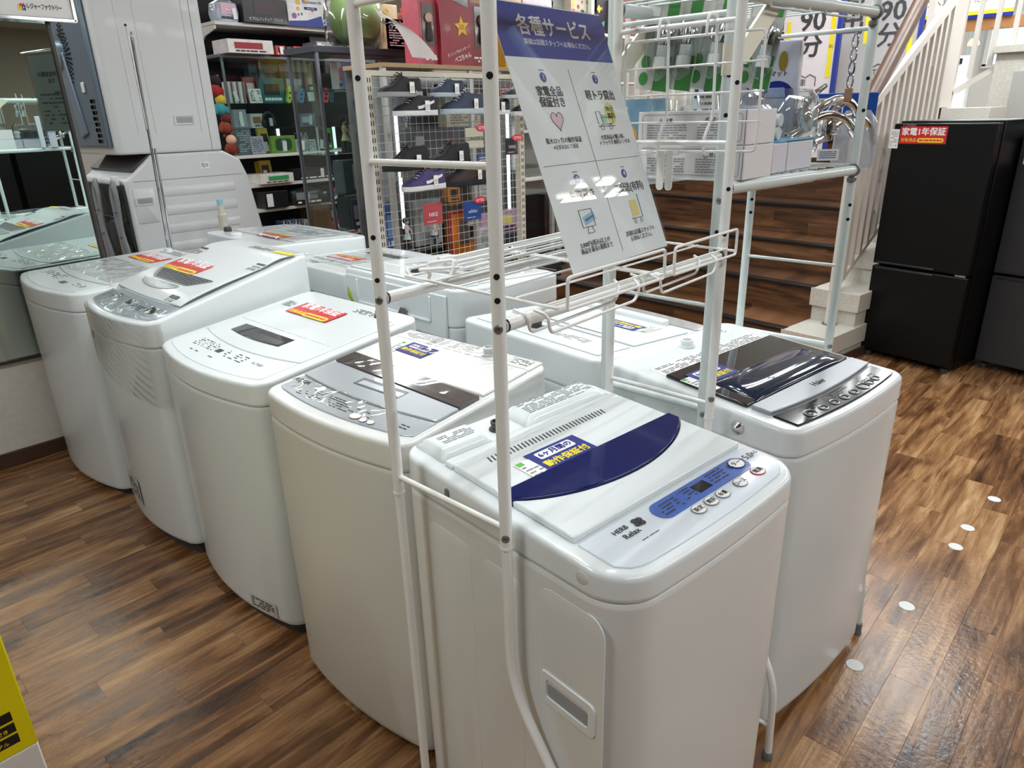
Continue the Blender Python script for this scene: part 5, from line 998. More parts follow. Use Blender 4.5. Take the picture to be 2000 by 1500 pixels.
GOODS = [
 ('figure_bag', 'clear bag of pale blue and pink figure goods on the top game shelf', 'bag', 3.272, 2.231, -6.35, 0.222, 0.174, 0.2, (176, 190, 214), 'box', (214, 170, 190)),
 ('game_box', 'black boxed figure with white Japanese lettering on the top game shelf', 'box', 3.592, 2.245, -6.33, 0.42, 0.192, 0.22, (34, 30, 34), 'text', (220, 220, 220)),
 ('headset_box', 'white headset box with coloured shapes over a blue wave', 'box', 4.051, 2.261, -6.33, 0.478, 0.213, 0.22, (222, 220, 222), 'shapes', (40, 60, 150)),
 ('toy_box', 'pale box with a grey animal picture right of the headset box', 'box', 4.414, 2.299, -6.4, 0.14, 0.214, 0.2, (204, 196, 200), 'box', (120, 110, 120)),
 ('console_bag', 'white games console in a clear bag on the second game shelf', 'console', 3.379, 1.997, -6.3, 0.422, 0.102, 0.28, (214, 208, 208), 'box', (150, 40, 50)),
 ('game_box', 'small red box beside the bagged white console', 'box', 3.682, 1.996, -6.3, 0.102, 0.072, 0.2, (200, 62, 48), 'box', (40, 30, 30)),
 ('game_box', 'small dark grey box between two red boxes on the second game shelf', 'box', 3.787, 2.006, -6.32, 0.063, 0.06, 0.2, (70, 76, 82), 'box', (110, 110, 110)),
 ('game_box', 'long red box with blue picture on the second game shelf', 'box', 3.921, 2.001, -6.3, 0.22, 0.069, 0.2, (204, 52, 46), 'box', (90, 120, 190)),
 ('console', 'silver and black cube console with price tag on the second game shelf', 'console', 4.139, 2.017, -6.3, 0.186, 0.102, 0.24, (150, 152, 156), 'dots', (20, 20, 22)),
 ('game_box', 'tall black box behind the silver cube console', 'box', 4.264, 2.064, -6.45, 0.289, 0.117, 0.1, (24, 22, 24), 'box', (200, 200, 200)),
 ('book', 'slim blue-grey book pair at the left of the glass game case', 'book', 3.55, 1.828, -6.55, 0.091, 0.109, 0.1, (70, 100, 128), 'box', (40, 60, 80)),
 ('game_box', 'grey box behind the teal console in the game case', 'box', 3.7, 1.813, -6.55, 0.199, 0.128, 0.12, (128, 134, 142), 'box', (90, 90, 96)),
 ('game_box', 'white and red box at the back of the game case', 'box', 3.875, 1.874, -6.55, 0.13, 0.076, 0.12, (214, 190, 190), 'box', (160, 50, 60)),
 ('game_box', 'yellow and white castle-like box in the game case', 'box', 4.05, 1.864, -6.55, 0.213, 0.091, 0.12, (224, 206, 120), 'box', (150, 40, 40)),
 ('game_box', 'black box in the middle of the game case', 'box', 3.91, 1.796, -6.5, 0.263, 0.077, 0.12, (36, 30, 34), 'box', (160, 160, 160)),
 ('magazine', 'red striped magazine at the left of the game case', 'magazine', 3.471, 1.659, -6.45, 0.116, 0.163, 0.03, (150, 50, 60), 'box', (220, 190, 190)),
 ('console', 'teal handheld console box in the game case', 'console', 3.656, 1.693, -6.42, 0.255, 0.118, 0.06, (30, 110, 112), 'box', (30, 34, 36)),
 ('card', 'white printed card leaning in the game case', 'card', 3.449, 1.603, -6.34, 0.125, 0.116, 0.02, (226, 226, 224), 'print', (50, 50, 50)),
 ('controller', 'lime green controller grip in the game case', 'controller', 3.781, 1.651, -6.36, 0.048, 0.097, 0.04, (204, 224, 70), 'dots', (40, 40, 40)),
 ('controller', 'pink controller grip in the game case', 'controller', 3.845, 1.651, -6.36, 0.049, 0.093, 0.04, (190, 110, 116), 'dots', (60, 40, 40)),
 ('controller', 'sky blue controller grip in the game case', 'controller', 3.905, 1.61, -6.36, 0.071, 0.117, 0.04, (50, 160, 214), 'dots', (20, 60, 90)),
 ('console', 'black handheld console with white tag in the game case', 'console', 4.053, 1.615, -6.4, 0.147, 0.147, 0.05, (40, 42, 46), 'tag', (210, 210, 210)),
 ('controller', 'red controller grip near the case post', 'controller', 4.177, 1.609, -6.36, 0.076, 0.125, 0.04, (236, 70, 76), 'dots', (60, 20, 20)),
 ('controller', 'dark teal controller grip near the case post', 'controller', 4.251, 1.614, -6.37, 0.047, 0.116, 0.04, (20, 110, 130), 'dots', (10, 40, 50)),
 ('headset', 'black headset with white tag on the middle glass shelf', 'headset', 3.576, 1.4, -6.4, 0.14, 0.125, 0.1, (36, 38, 40), 'tag', (190, 190, 194)),
 ('game_box', 'white box with brown ball picture on the middle glass shelf', 'box', 3.464, 1.417, -6.45, 0.128, 0.093, 0.1, (206, 206, 204), 'box', (150, 96, 60)),
 ('game_box', 'blue and white box on the middle glass shelf', 'box', 4.027, 1.394, -6.5, 0.177, 0.108, 0.1, (120, 126, 176), 'box', (200, 204, 220)),
 ('folder', 'yellow folder standing on the lower glass shelf', 'folder', 3.482, 1.179, -6.36, 0.108, 0.205, 0.03, (222, 178, 44), 'box', (30, 30, 30)),
 ('magazine', 'pastel illustrated magazine on the lower glass shelf', 'magazine', 3.382, 1.175, -6.3, 0.136, 0.141, 0.02, (206, 180, 190), 'print', (90, 120, 170)),
 ('game_box', 'lime green pad box on the lower glass shelf', 'box', 3.629, 1.167, -6.3, 0.254, 0.145, 0.05, (140, 184, 60), 'pad', (70, 90, 70)),
 ('game_box', 'pale grey box right of the lime green pad box', 'box', 3.818, 1.171, -6.3, 0.138, 0.102, 0.06, (204, 206, 206), 'print', (120, 120, 120)),
 ('card', 'white price card on the lower glass shelf', 'card', 3.952, 1.164, -6.3, 0.085, 0.103, 0.02, (222, 222, 224), 'print', (90, 90, 90)),
 ('game_box', 'dark box near the right end of the lower glass shelf', 'box', 4.088, 1.157, -6.34, 0.122, 0.124, 0.06, (56, 50, 52), 'box', (90, 80, 80)),
 ('toy', 'green and black hanging toy on the lower glass shelf', 'toy', 4.167, 1.211, -6.36, 0.071, 0.153, 0.05, (100, 180, 60), 'box', (30, 40, 30)),
 ('game_box', 'grey printed box at the left end of the lower glass shelf', 'box', 3.264, 1.207, -6.36, 0.162, 0.192, 0.08, (120, 122, 136), 'print', (200, 200, 204)),
 ('game_box', 'white tagged package at the left end of the middle glass shelf', 'box', 3.284, 1.421, -6.4, 0.126, 0.125, 0.08, (164, 168, 180), 'tag', (230, 230, 230)),
 ('book', 'striped comics at the left end of the upper glass shelf', 'book', 3.282, 1.606, -6.4, 0.164, 0.169, 0.1, (196, 196, 188), 'spines', (120, 70, 80)),
 ('board_game', 'white curved tray on the shelf under the glass case', 'tray', 3.476, 0.903, -6.35, 0.339, 0.082, 0.3, (218, 214, 208), 'box', (60, 150, 90)),
 ('game_box', 'long black box under the glass case', 'box', 3.961, 0.907, -6.38, 0.559, 0.101, 0.2, (26, 26, 28), 'box', (50, 50, 54)),
 ('folder', 'yellow pack standing in the dark shelf', 'folder', 3.492, 1.001, -6.45, 0.121, 0.092, 0.1, (190, 150, 40), 'box', (40, 40, 30)),
 ('game_box', 'black box with white price tag on the low shelf', 'box', 3.447, 0.708, -6.34, 0.241, 0.121, 0.25, (24, 24, 26), 'tagl', (226, 226, 226)),
 ('bag', 'black item in a crinkled clear bag on the low shelf', 'bag', 3.795, 0.678, -6.34, 0.383, 0.15, 0.25, (36, 36, 38), 'box', (130, 130, 134)),
 ('game_box', 'black and red box with white label on the low shelf', 'box', 4.085, 0.714, -6.34, 0.256, 0.109, 0.2, (40, 30, 32), 'tag', (196, 60, 80)),
 ('cardboard_box', 'brown cardboard box between the disc cases', 'box', 3.919, 0.449, -6.34, 0.198, 0.208, 0.25, (110, 78, 46), 'box', (90, 60, 36)),
 ('game_box', 'red and white flat box stack lowest at the case foot', 'box', 4.137, 0.394, -6.28, 0.318, 0.082, 0.2, (196, 50, 60), 'box', (216, 210, 210)),
 ('toy_box', 'pale blue picture box in the glass showcase', 'box', 3.509, 1.718, -5.0, 0.124, 0.132, 0.12, (120, 160, 214), 'box', (220, 200, 190)),
 ('toy_box', 'pink and white figure pack in the glass showcase', 'box', 3.436, 1.689, -5.02, 0.047, 0.161, 0.1, (214, 200, 206), 'box', (224, 120, 130)),
 ('toy_box', 'black box with logo low in the glass showcase', 'box', 3.497, 1.201, -4.98, 0.137, 0.07, 0.15, (50, 50, 56), 'tag', (200, 200, 204)),
 ('toy_box', 'grey transparent pack low in the glass showcase', 'box', 3.426, 1.004, -4.98, 0.196, 0.13, 0.15, (104, 104, 112), 'tag', (214, 214, 214)),
 ('toy_box', 'dark car model box on the showcase bottom', 'box', 3.454, 0.63, -4.98, 0.221, 0.208, 0.2, (66, 70, 84), 'box', (120, 126, 140)),
 ('toy_box', 'pink and white box on top of the glass showcase', 'box', 3.957, 1.988, -4.95, 0.281, 0.179, 0.2, (176, 150, 156), 'print', (210, 170, 176)),
 ('toy_box', 'bright striped toy box above the showcase, left of the red boxes', 'box', 3.859, 2.191, -4.9, 0.176, 0.071, 0.1, (210, 190, 150), 'shapes', (60, 120, 190)),
 ('toy_box', 'red snack-like pack above the showcase', 'box', 4.079, 2.063, -4.88, 0.085, 0.193, 0.1, (190, 34, 40), 'box', (70, 60, 70)),
 ('toy_box', 'multicolour mascot goods pack above the showcase', 'box', 3.995, 2.09, -4.9, 0.115, 0.118, 0.1, (150, 90, 60), 'shapes', (190, 60, 60)),
 ('doll_box', 'red doll package with pale figure in clear front, left of the big red box', 'box', 3.784, 1.799, -4.4, 0.179, 0.438, 0.18, (196, 72, 92), 'doll', (220, 190, 180)),
 ('doll_box', 'big red doll box with yellow star and white Japanese lettering', 'box', 4.024, 1.79, -4.38, 0.32, 0.532, 0.22, (172, 40, 58), 'star', (236, 206, 50)),
 ('doll_box', 'doll package in glossy clear film right of the big red box', 'box', 4.342, 1.808, -4.42, 0.234, 0.448, 0.2, (150, 40, 52), 'doll', (120, 90, 80)),
 ('toy_box', 'yellow-orange package partly behind the sign', 'box', 4.691, 1.796, -4.4, 0.205, 0.366, 0.2, (230, 180, 30), 'box', (200, 120, 20)),
 ('toy_box', 'orange picture box with magenta frame behind the wire panel', 'box', 3.989, 0.297, -4.3, 0.3, 0.432, 0.06, (222, 120, 30), 'frame', (170, 30, 110)),
 ('toy_box', 'white printed box right of the orange picture box', 'box', 4.264, 0.251, -4.3, 0.236, 0.313, 0.12, (206, 204, 208), 'print', (150, 150, 156)),
 ('toy_box', "violet and pink box behind the wire panel's right half", 'box', 4.431, 0.493, -4.3, 0.51, 0.173, 0.1, (190, 150, 190), 'box', (224, 214, 120)),
 ('toy_box', 'blue and white box behind the converse tag', 'box', 4.256, 1.025, -4.3, 0.161, 0.113, 0.1, (56, 90, 160), 'print', (220, 220, 220)),
 ('toy_box', 'white printed box in the middle of the wire panel', 'box', 4.271, 0.81, -4.3, 0.211, 0.214, 0.12, (196, 194, 196), 'print', (140, 140, 144)),
 ('toy_box', 'orange and yellow pack behind the blue shoe tag', 'box', 3.889, 0.807, -4.28, 0.137, 0.118, 0.08, (232, 150, 60), 'box', (60, 60, 60)),
 ('toy_box', "blue hanging pack at the wire panel's left edge", 'box', 3.243, 0.647, -4.3, 0.08, 0.199, 0.08, (60, 100, 170), 'box', (120, 160, 210)),
 ('toy_box', 'dark cartoon box on the case shelf behind the shoes', 'box', 4.082, 1.575, -4.3, 0.489, 0.092, 0.1, (44, 40, 42), 'box', (90, 80, 80)),
 ('toy_box', 'red tagged box behind the rightmost shoes', 'box', 4.56, 1.574, -4.3, 0.197, 0.078, 0.1, (160, 60, 70), 'print', (220, 200, 200)),
 ('toy_box', 'beige printed box behind the row of shoes', 'box', 4.043, 1.388, -4.3, 0.374, 0.165, 0.1, (180, 170, 150), 'print', (120, 110, 100)),
 ('toy_box', "grey picture pack below the shoes' clear shelf", 'box', 3.609, 0.528, -4.3, 0.285, 0.312, 0.1, (150, 156, 160), 'box', (180, 186, 190)),
 ('storage_box', 'beige and lilac flat packs above the sign', 'box', 6.349, 2.523, -5.6, 0.497, 0.058, 0.3, (206, 196, 206), 'box', (170, 160, 190)),
 ('storage_box', "orange-beige pack above the sign's left corner", 'box', 5.86, 2.514, -5.6, 0.44, 0.085, 0.3, (226, 190, 150), 'box', (200, 160, 120)),
 ('panel', 'grey partition panel above the sign', 'panel', 6.689, 2.297, -5.5, 0.248, 0.4, 0.1, (120, 120, 112), 'plain', (0, 0, 0)),
 ('toy_box', 'beige pack with dark red patterned picture above the sign', 'box', 6.94, 2.302, -5.4, 0.324, 0.406, 0.1, (186, 172, 150), 'shapes', (140, 50, 60)),
 ('toy_box', 'lime green spine pack above the sign', 'box', 7.155, 2.315, -5.4, 0.067, 0.412, 0.1, (150, 180, 90), 'plain', (0, 0, 0)),
 ('figure_poster', 'dark box with colourful character-like blobs above the sign', 'box', 7.455, 1.837, -5.4, 0.407, 0.916, 0.1, (34, 26, 40), 'shapes', (170, 130, 60)),
 ('toy_box', 'brown and violet pack between the sign and the rack pole', 'box', 7.796, 2.343, -5.3, 0.534, 0.323, 0.1, (110, 60, 60), 'shapes', (150, 70, 130)),
 ('toy_box', 'black package on the dark cabinet left of the sign', 'box', 5.392, 0.148, -4.6, 0.313, 0.575, 0.3, (30, 22, 24), 'box', (80, 20, 26)),
]

LEVELS = {-6: (2.24, 1.99, 1.595, 1.385, 1.16, .90, .675, .35), -5: (2.28, 1.945, 1.655, 1.49, 1.19, .88, .60, .30), -4: (1.785, 1.575, 1.36, 1.02, .80, .50, .25)}
NUMC = {}
for i, (n_, lab, cat_, y, z, x, w_, h, d, col, kind, ac) in enumerate(GOODS):
    key = -6 if x < -6 else (-5 if x < -4.65 else -4); lv = [l for l in LEVELS[key] if l <= z+.045]; z0 = max(lv) if lv else z
    if kind == 'plain': z0 = z
    if x == -4.6: z0 = 0.0
    h = h+(z-z0); t = thing(n_, lab, cat_, (x, y, z0)); w2 = max(.012, w_-.004)
    g_ = sum(col)/3; col = tuple(int(g_+(v-g_)*.82) for v in col); m_ = mat('goods_%d' % i, col, .35, coat=.2, var=.12, vscale=14); a_ = mat('goods_accent_%d' % i, ac, .4)  # muting puts the glossy haze into the goods' colours
    if kind == 'box' and cat_ in ('bag',):
        MB().loft([[Vector((xx*k, yy*k, zz)) for xx, yy in rrect(d, w2, min(d, w2)*.3)] for k, zz in ((.9, 0), (1, h*.4), (.9, h*.85), (.5, h))]).build('body', m_, t); MB().sphere((0, 0, h*.5), 1, 14, 8, (d*.55, w2*.53, h*.52)).build('film', FILM, t)
    elif cat_ == 'headset':
        MB().tube([(0, w2*.4*math.cos(a), h*.45+h*.5*math.sin(a)) for a in [PI*q/12 for q in range(13)]], .012, 8).build('headband', m_, t)
        for sgn in (-1, 1): MB().sphere((0, sgn*w2*.38, h*.3), .035, 12, 8, (.8, .6, 1.1)).build('ear_cup', m_, t)
        MB().box((d*.3, .01, h*.35), (.003, w2*.25, h*.5)).build('price_tag', a_, t, smooth=False)
        continue
    elif cat_ == 'controller':
        MB().prism(rrect(w2, h, w2*.45, 5, 0, h/2), -d/2, d/2, axis='x').build('body', m_, t, bevel=.003); t.rotation_euler = (math.radians(-14), 0, 0)
        for q in (.3, .6): MB().cyl((d/2, 0, h*q), (d/2+.004, 0, h*q), w2*.2, 10).build('stick', a_, t)
        continue
    else: MB().box((0, 0, h/2), (d, w2, h)).build('body', m_, t, smooth=False, bevel=.003)
    X_ = d/2+.0015; rnd = random.Random(i)
    if key == -6 and w2 > .09 and i % 3 != 1: MB().box((X_+.006, rnd.uniform(-.3, .3)*w2, min(h*.5, .06)), (.0015, .038, min(h*.8, .085)), R=Matrix.Rotation(rnd.uniform(-.2, .2), 3, 'X')).build('price_tag', PAPER, t, smooth=False)
    FF = frame((X_, 0, 0), (0, 1, 0), (0, 0, 1)); PP = lambda u, v, k=0.: FF@Matrix.Translation((u, v, k))
    if kind == 'box': mbx(PP(rnd.uniform(-.1, .1)*w2, h*.55), MB().box((0, 0, 0), (w2*.62, h*.45, .002))).build('picture_panel', a_, t, smooth=False); mbx(PP(0, h*.17, .001), plines(w2*.7, h*.14, 1, .9, i, .8, 4)).build('print', TXW if sum(col) < 400 else PRINT, t, smooth=False)
    elif kind == 'text': txt('セブロムフィギュア  ブラック', .030, a_, t, PP(.0, .030, .001), sx=.8); mbx(PP(0, h*.6), MB().box((0, 0, 0), (w2*.5, h*.5, .002))).build('picture_panel', mat('pic_dark', (60, 40, 48), .4), t, smooth=False)
    elif kind == 'shapes':
        for q in range(9):
            u, v, r_ = rnd.uniform(-.42, .42)*w2, rnd.uniform(.3, .9)*h, min(w2, h)*rnd.uniform(.05, .11); sd = rnd.choice((3, 4, 20)); c_ = rnd.choice(((214, 90, 90), (60, 150, 120), (150, 80, 150), ac, (220, 180, 70)))
            mbx(PP(u, v), MB().prism([(r_*math.cos(2*PI*e/sd+q), r_*math.sin(2*PI*e/sd+q)) for e in range(sd)], 0, .002)).build('printed_shape', mat('shape_%d' % c_[0], c_, .4), t, smooth=False)
        if 'headset' in lab:
            txt('PlayStation VR', .034, NAVY, t, PP(.02, h*.86, .002)); mbx(PP(0, 0), MB().prism([(-w2/2, .0), (w2/2, .0), (w2/2, h*.45), (w2*.2, h*.40), (-w2*.1, h*.22), (-w2/2, h*.16)], .001, .003)).build('wave_panel', mat('wave_blue', (40, 56, 140), .4), t, smooth=False)
            txt('Special Offer', .016, TXW, t, PP(0, h*.64, .004)); mbx(PP(0, h*.64, .002), MB().box((0, 0, 0), (w2*.28, .022, .002))).build('text_bar', NAVY, t, smooth=False)
    elif kind == 'dots':
        for q in (-.25, 0, .25): mbx(PP(w2*q+.02, h*.3), MB().prism([(h*.09*math.cos(2*PI*e/14), h*.09*math.sin(2*PI*e/14)) for e in range(14)], 0, .004)).build('port', a_, t, smooth=False)
        mbx(PP(-w2*.34, h*.5), MB().box((0, 0, 0), (w2*.2, h*.8, .004))).build('price_tag', PAPER, t, smooth=False)
    elif kind in ('tag', 'tagl'): mbx(PP(-w2*.3 if kind == 'tagl' else w2*.05, h*.5, .002), MB().box((0, 0, 0), (w2*.26, h*.75, .002))).build('price_tag', a_, t, smooth=False)
    elif kind == 'print': mbx(PP(0, h*.5), plines(w2*.8, h*.8, max(3, int(h/.022)), .8, i, .5, 5)).build('print', a_, t, smooth=False)
    elif kind == 'spines':
        for q in range(6): mbx(PP(w2*(-.42+.165*q), h*.5), MB().box((0, 0, 0), (w2*.08, h*.96, .004))).build('spine', a_ if q % 2 else PAPER, t, smooth=False)
    elif kind == 'pad': mbx(PP(0, h*.5), MB().prism(rrect(w2*.66, h*.66, h*.2), 0, .003)).build('picture_panel', a_, t, smooth=False); mbx(PP(0, h*.4, .003), MB().box((0, 0, 0), (w2*.16, h*.7, .002))).build('price_tag', mat('tag_grey', (190, 196, 190), .4), t, smooth=False)
    elif kind == 'doll':
        mbx(PP(0, h*.62), MB().box((0, 0, 0), (w2*.66, h*.62, .003))).build('clear_front', mat('window_grey_%d' % i, (96, 84, 82), .15, coat=.8), t, smooth=False)
        MB().sphere((X_+.012, 0, h*.72), w2*.2, 12, 8, (.5, 1, 1)).build('head', a_, t); MB().lathe([(w2*.12, 0), (w2*.16, .03), (w2*.09, .12), (.01, .15)], (X_+.008, 0, h*.38), 12).build('dress', mat('doll_dress', (70, 60, 60), .6), t)
        mbx(PP(0, h*.14, .001), plines(w2*.8, h*.10, 2, .9, i, .6, 4)).build('print', TXW, t, smooth=False)
    elif kind == 'star':
        mbx(PP(.03, h*.88), MB().prism([(-.12, .06), (.10, .06), (.10, -.06), (-.06, -.02)], 0, .002)).build('clear_front', mat('window_grey', (96, 88, 84), .15, coat=.8), t, smooth=False)
        mbx(PP(.055, h*.52), MB().prism([((.078 if e % 2 == 0 else .034)*math.cos(PI/2+PI*e/5+.1), (.078 if e % 2 == 0 else .034)*math.sin(PI/2+PI*e/5+.1)) for e in range(10)], 0, .003)).build('star_print', a_, t, smooth=False)
        mbx(PP(.055, h*.52, .0035), plines(.05, .035, 3, 1, 3, .5, 2)).build('print', RED, t, smooth=False)
        txt('ダンシング&メッセージ', .028, TXW, t, PP(.02, h*.21, .001)@Matrix.Rotation(.32, 4, 'Z'), sx=.85); txt('ペコちゃん', .045, TXW, t, PP(.06, h*.13, .001)@Matrix.Rotation(.28, 4, 'Z'), sx=.8, bold=.025)
    elif kind == 'frame':
        mbx(PP(0, h*.5), MB().box((0, 0, 0), (w2*.94, h*.94, .002))).build('frame_band', a_, t, smooth=False); mbx(PP(0, h*.5, .002), MB().box((0, 0, 0), (w2*.84, h*.88, .002))).build('picture_panel', mat('pic_orange', (220, 126, 40), .4, var=.25, vscale=10), t, smooth=False); mbx(PP(.02, h*.62, .004), MB().box((0, 0, 0), (w2*.4, h*.4, .002))).build('picture_panel', mat('pic_smoke', (120, 110, 112), .4), t, smooth=False)
    if cat_ == 'magazine' or n_ in ('card', 'folder'): t.rotation_euler = (0, math.radians(-8), 0)
# disc cases
ORD = ('first', 'second', 'third', 'fourth', 'fifth', 'sixth', 'seventh', 'eighth', 'ninth', 'tenth', 'eleventh', 'twelfth')
def cases(y0, n, x, z, h, grp, cols, w_=.0165, dx=.12):
    rnd = random.Random(n)
    for k in range(n):
        c = cols[k % len(cols)]; hh = h*rnd.choice((1, 1, .96)); t = thing('disc_case', ORD[k]+' disc case from the left, '+grp[11:], 'disc case', (x, y0+k*w_, z), group=grp)
        MB().box((0, 0, hh/2), (dx, w_-.002, hh)).build('case', mat('case_%d_%d' % c[:2], c, .3), t, smooth=False); MB().box((dx/2+.0006, 0, hh*.55), (.0012, w_*.6, hh*.6)).build('spine_label', mat('spine_%d' % (k % 3), ((206, 208, 214), (60, 80, 130), (180, 180, 186))[k % 3], .4), t, smooth=False)
cases(3.50, 12, -6.33, .35, .19, 'disc cases left on the lowest game shelf', ((60, 70, 110), (170, 174, 186), (40, 46, 60), (120, 124, 140)))
cases(3.72+.02, 4, -6.33, .35, .18, 'disc cases before the brown cardboard box', ((150, 150, 156), (180, 180, 186)))
cases(4.08, 8, -6.36, .48, .12, 'disc cases above the red flat boxes', ((40, 42, 46), (200, 200, 204)))
cases(3.86, 6, -6.42, 1.16, .17, 'disc cases behind on the lower glass shelf', ((40, 44, 90), (190, 194, 206), (60, 60, 66)))
# plush toys hanging at the shelf end
for k, (z, c, c2, lab) in enumerate(((1.70, (150, 40, 40), (30, 28, 30), 'red and black plush toy hanging at the game shelf end, topmost'), (1.55, (60, 140, 150), (190, 170, 60), 'teal and yellow plush toy hanging at the game shelf end'), (1.40, (130, 60, 40), (90, 40, 30), 'brown plush toy hanging at the game shelf end'), (1.22, (120, 50, 36), (210, 170, 140), 'brown plush toy with pale muzzle, lowest at the shelf end'))):
    t = thing('plush_toy', lab, 'toy', (-6.30, 3.06+.02*k, z)); m_ = mat('plush_%d' % k, c, .9); MB().sphere((0, 0, 0), .055, 12, 8, (1, .9, 1.05)).build('body', m_, t); MB().sphere((.01, .01, .075), .045, 12, 8).build('head', mat('plush2_%d' % k, c2, .9), t)
    for s_ in (-1, 1): MB().sphere((0, .04*s_, .11), .016, 8, 6).build('ear', m_, t); MB().sphere((.02, .05*s_, -.01), .02, 8, 6, (1, 1, 1.6)).build('arm', m_, t)

# glass showcase
gc = thing('glass_showcase', 'tall glass showcase with dark top between the game shelf and wire panel', 'showcase', (-5.08, 3.62, 0))
MB().box((0, 0, 1.925), (.42, .92, .045)).build('top_board', mat('case_top', (62, 64, 76), .4), gc, bevel=.003); MB().box((0, 0, .12), (.40, .88, .24)).build('plinth', GREYB, gc, smooth=False)
for x in (-.19, .19):
    for y in (-.43, .43): MB().box((x, y, 1.07), (.022, .022, 1.68)).build('case_post', GREYF, gc, smooth=False)
for z in (1.65, 1.485, 1.185, .875, .595): MB().box((0, 0, z), (.36, .84, .008)).build('glass_shelf', GLS, gc, smooth=False)
for d_, s_ in (((.195, 0, 1.07), (.004, .86, 1.64)), ((0, -.435, 1.07), (.38, .004, 1.64))): MB().box(d_, s_).build('case_glass', GLS, gc, smooth=False)
def figurine(lab, x, y, z, h, c1, c2, c3, rz=0):
    t = thing('figurine', lab, 'figure', (x, y, z), rz)
    MB().lathe([(h*.17, 0), (h*.17, .012)], (0, 0, 0), 14).build('stand_disc', CLEAR, t)
    for s_ in (-1, 1): MB().tube([(0, s_*h*.05, .012), (0, s_*h*.045, h*.25), (0, s_*h*.035, h*.46)], [h*.028, h*.032, h*.045], 8).build('leg', mat('fig_%d_%d' % c3[:2], c3, .5), t); MB().tube([(0, s_*h*.07, h*.72), (.02, s_*h*.13, h*.58), (.03, s_*h*.10, h*.47)], [h*.03, h*.024, h*.02], 8).build('arm', mat('skin_tone', (214, 176, 150), .5), t)
    MB().lathe([(h*.13, h*.34), (h*.10, h*.44), (h*.055, h*.55), (h*.08, h*.68), (h*.065, h*.76), (h*.02, h*.80)], (0, 0, 0), 12).build('outfit', mat('fig_%d_%d' % c1[:2], c1, .5), t)
    MB().sphere((0, 0, h*.88), h*.085, 12, 8, (1, .9, 1.1)).build('head', MATS['skin_tone'], t); MB().sphere((-h*.02, 0, h*.91), h*.10, 12, 8, (1, 1, 1.05)).build('hair', mat('fig_%d_%d' % c2[:2], c2, .5), t)
FG = ((-5.02, 3.56, 1.49, .15, (190, 60, 60), (150, 100, 50), (200, 160, 130), 'red and tan figurine in the glass showcase, upper shelf'), (-5.0, 3.44, 1.19, .26, (214, 196, 150), (40, 36, 44), (60, 50, 54), 'figurine in cream and black dress on the showcase middle shelf'), (-5.02, 3.56, 1.19, .25, (150, 166, 196), (120, 130, 160), (190, 196, 210), 'pale blue robed figurine on the showcase middle shelf'), (-5.0, 3.53, .60, .26, (214, 130, 160), (226, 150, 176), (200, 140, 130), 'pink-haired figurine low in the showcase'), (-4.98, 3.80, .60, .16, (120, 116, 120), (60, 60, 66), (90, 90, 94), 'small grey figurine low in the showcase'),
      (-4.2, 3.35, .50, .24, (200, 214, 220), (40, 90, 90), (50, 50, 56), 'white-skirted teal-haired figurine behind the wire panel'), (-4.2, 3.62, .50, .23, (220, 220, 222), (70, 72, 80), (60, 60, 66), 'silver-haired white-dressed figurine behind the wire panel'), (-4.2, 4.02, .50+.0, .3, (206, 206, 204), (110, 96, 90), (40, 36, 40), 'white-topped figurine before the orange box'), (-4.18, 3.33, 1.02, .16, (60, 60, 70), (90, 60, 40), (190, 160, 130), 'dark small figurine behind the purple sneaker'), (-4.2, 4.62, 1.02, .28, (150, 140, 150), (90, 90, 100), (120, 110, 110), 'grey figurine behind the right half of the wire panel'), (-4.15, 4.95, .80+.02, .24, (170, 60, 50), (190, 90, 60), (60, 50, 50), 'red figurine right of the wire panel'), (-4.2, 3.42, 1.36, .15, (90, 110, 160), (200, 180, 140), (190, 170, 150), 'small blue figurine behind the topmost shoes'))
for x, y, z, h, a, b, c, lab in FG: figurine(lab, x, y, z, h, a, b, c, math.radians(15))
tb_ = thing('green_ball', 'big green ball in a clear bag on top of the glass showcase', 'ball', (-5.0, 3.645, 2.168)); MB().sphere((0, 0, 0), .205, 28, 18).build('ball', mat('ball_green', (112, 136, 82), .45, var=.08, vscale=4), tb_); MB().loft([[Vector((r_*(1+.07*math.sin(q*2*PI/20*5+z*30))*math.cos(q*2*PI/20), r_*(1+.07*math.sin(q*2*PI/20*5+z*30))*math.sin(q*2*PI/20), z)) for q in range(20)] for r_, z in ((.16, -.218), (.235, -.15), (.225, 0), (.215, .12), (.12, .22), (.03, .27))]).build('bag_film', FILM, tb_, ang=180)

# display case behind the wire panel
dc = thing('display_case', 'lit display case with glass shelves behind the wire panel', 'showcase', (-4.32, 4.12, 0))
for z in (1.77, ): MB().box((0, 0, z), (.46, 1.90, .028)).build('top_board', mat('case_wood_top', (176, 150, 116), .5), dc, bevel=.002)
for z in (1.565, 1.35, 1.01, .79, .49): MB().box((0, 0, z), (.40, 1.86, .008)).build('glass_shelf', GLS, dc, smooth=False)
MB().box((0, 0, .12), (.44, 1.88, .24)).build('plinth', GREYB, dc, smooth=False); MB().box((-.22, 0, 1.0), (.02, 1.88, 1.52)).build('back_panel', mat('case_back_mirror', (150, 156, 160), .18, metal=.7), dc, smooth=False)
for y in (-.93, -.12, .93): MB().box((.20, y, 1.0), (.03, .035, 1.52)).build('case_post', mat('case_post_pale', (196, 198, 198), .35, metal=.3), dc, smooth=False)
for y, z0, z1 in ((-.60, .62, 1.45), (.62, .62, 1.45)): MB().cyl((-.12, y, z0), (-.12, y, z1), .014, 10).build('light_tube', mat('strip_glow2', (252, 253, 250), .5, emit=2.2), dc)
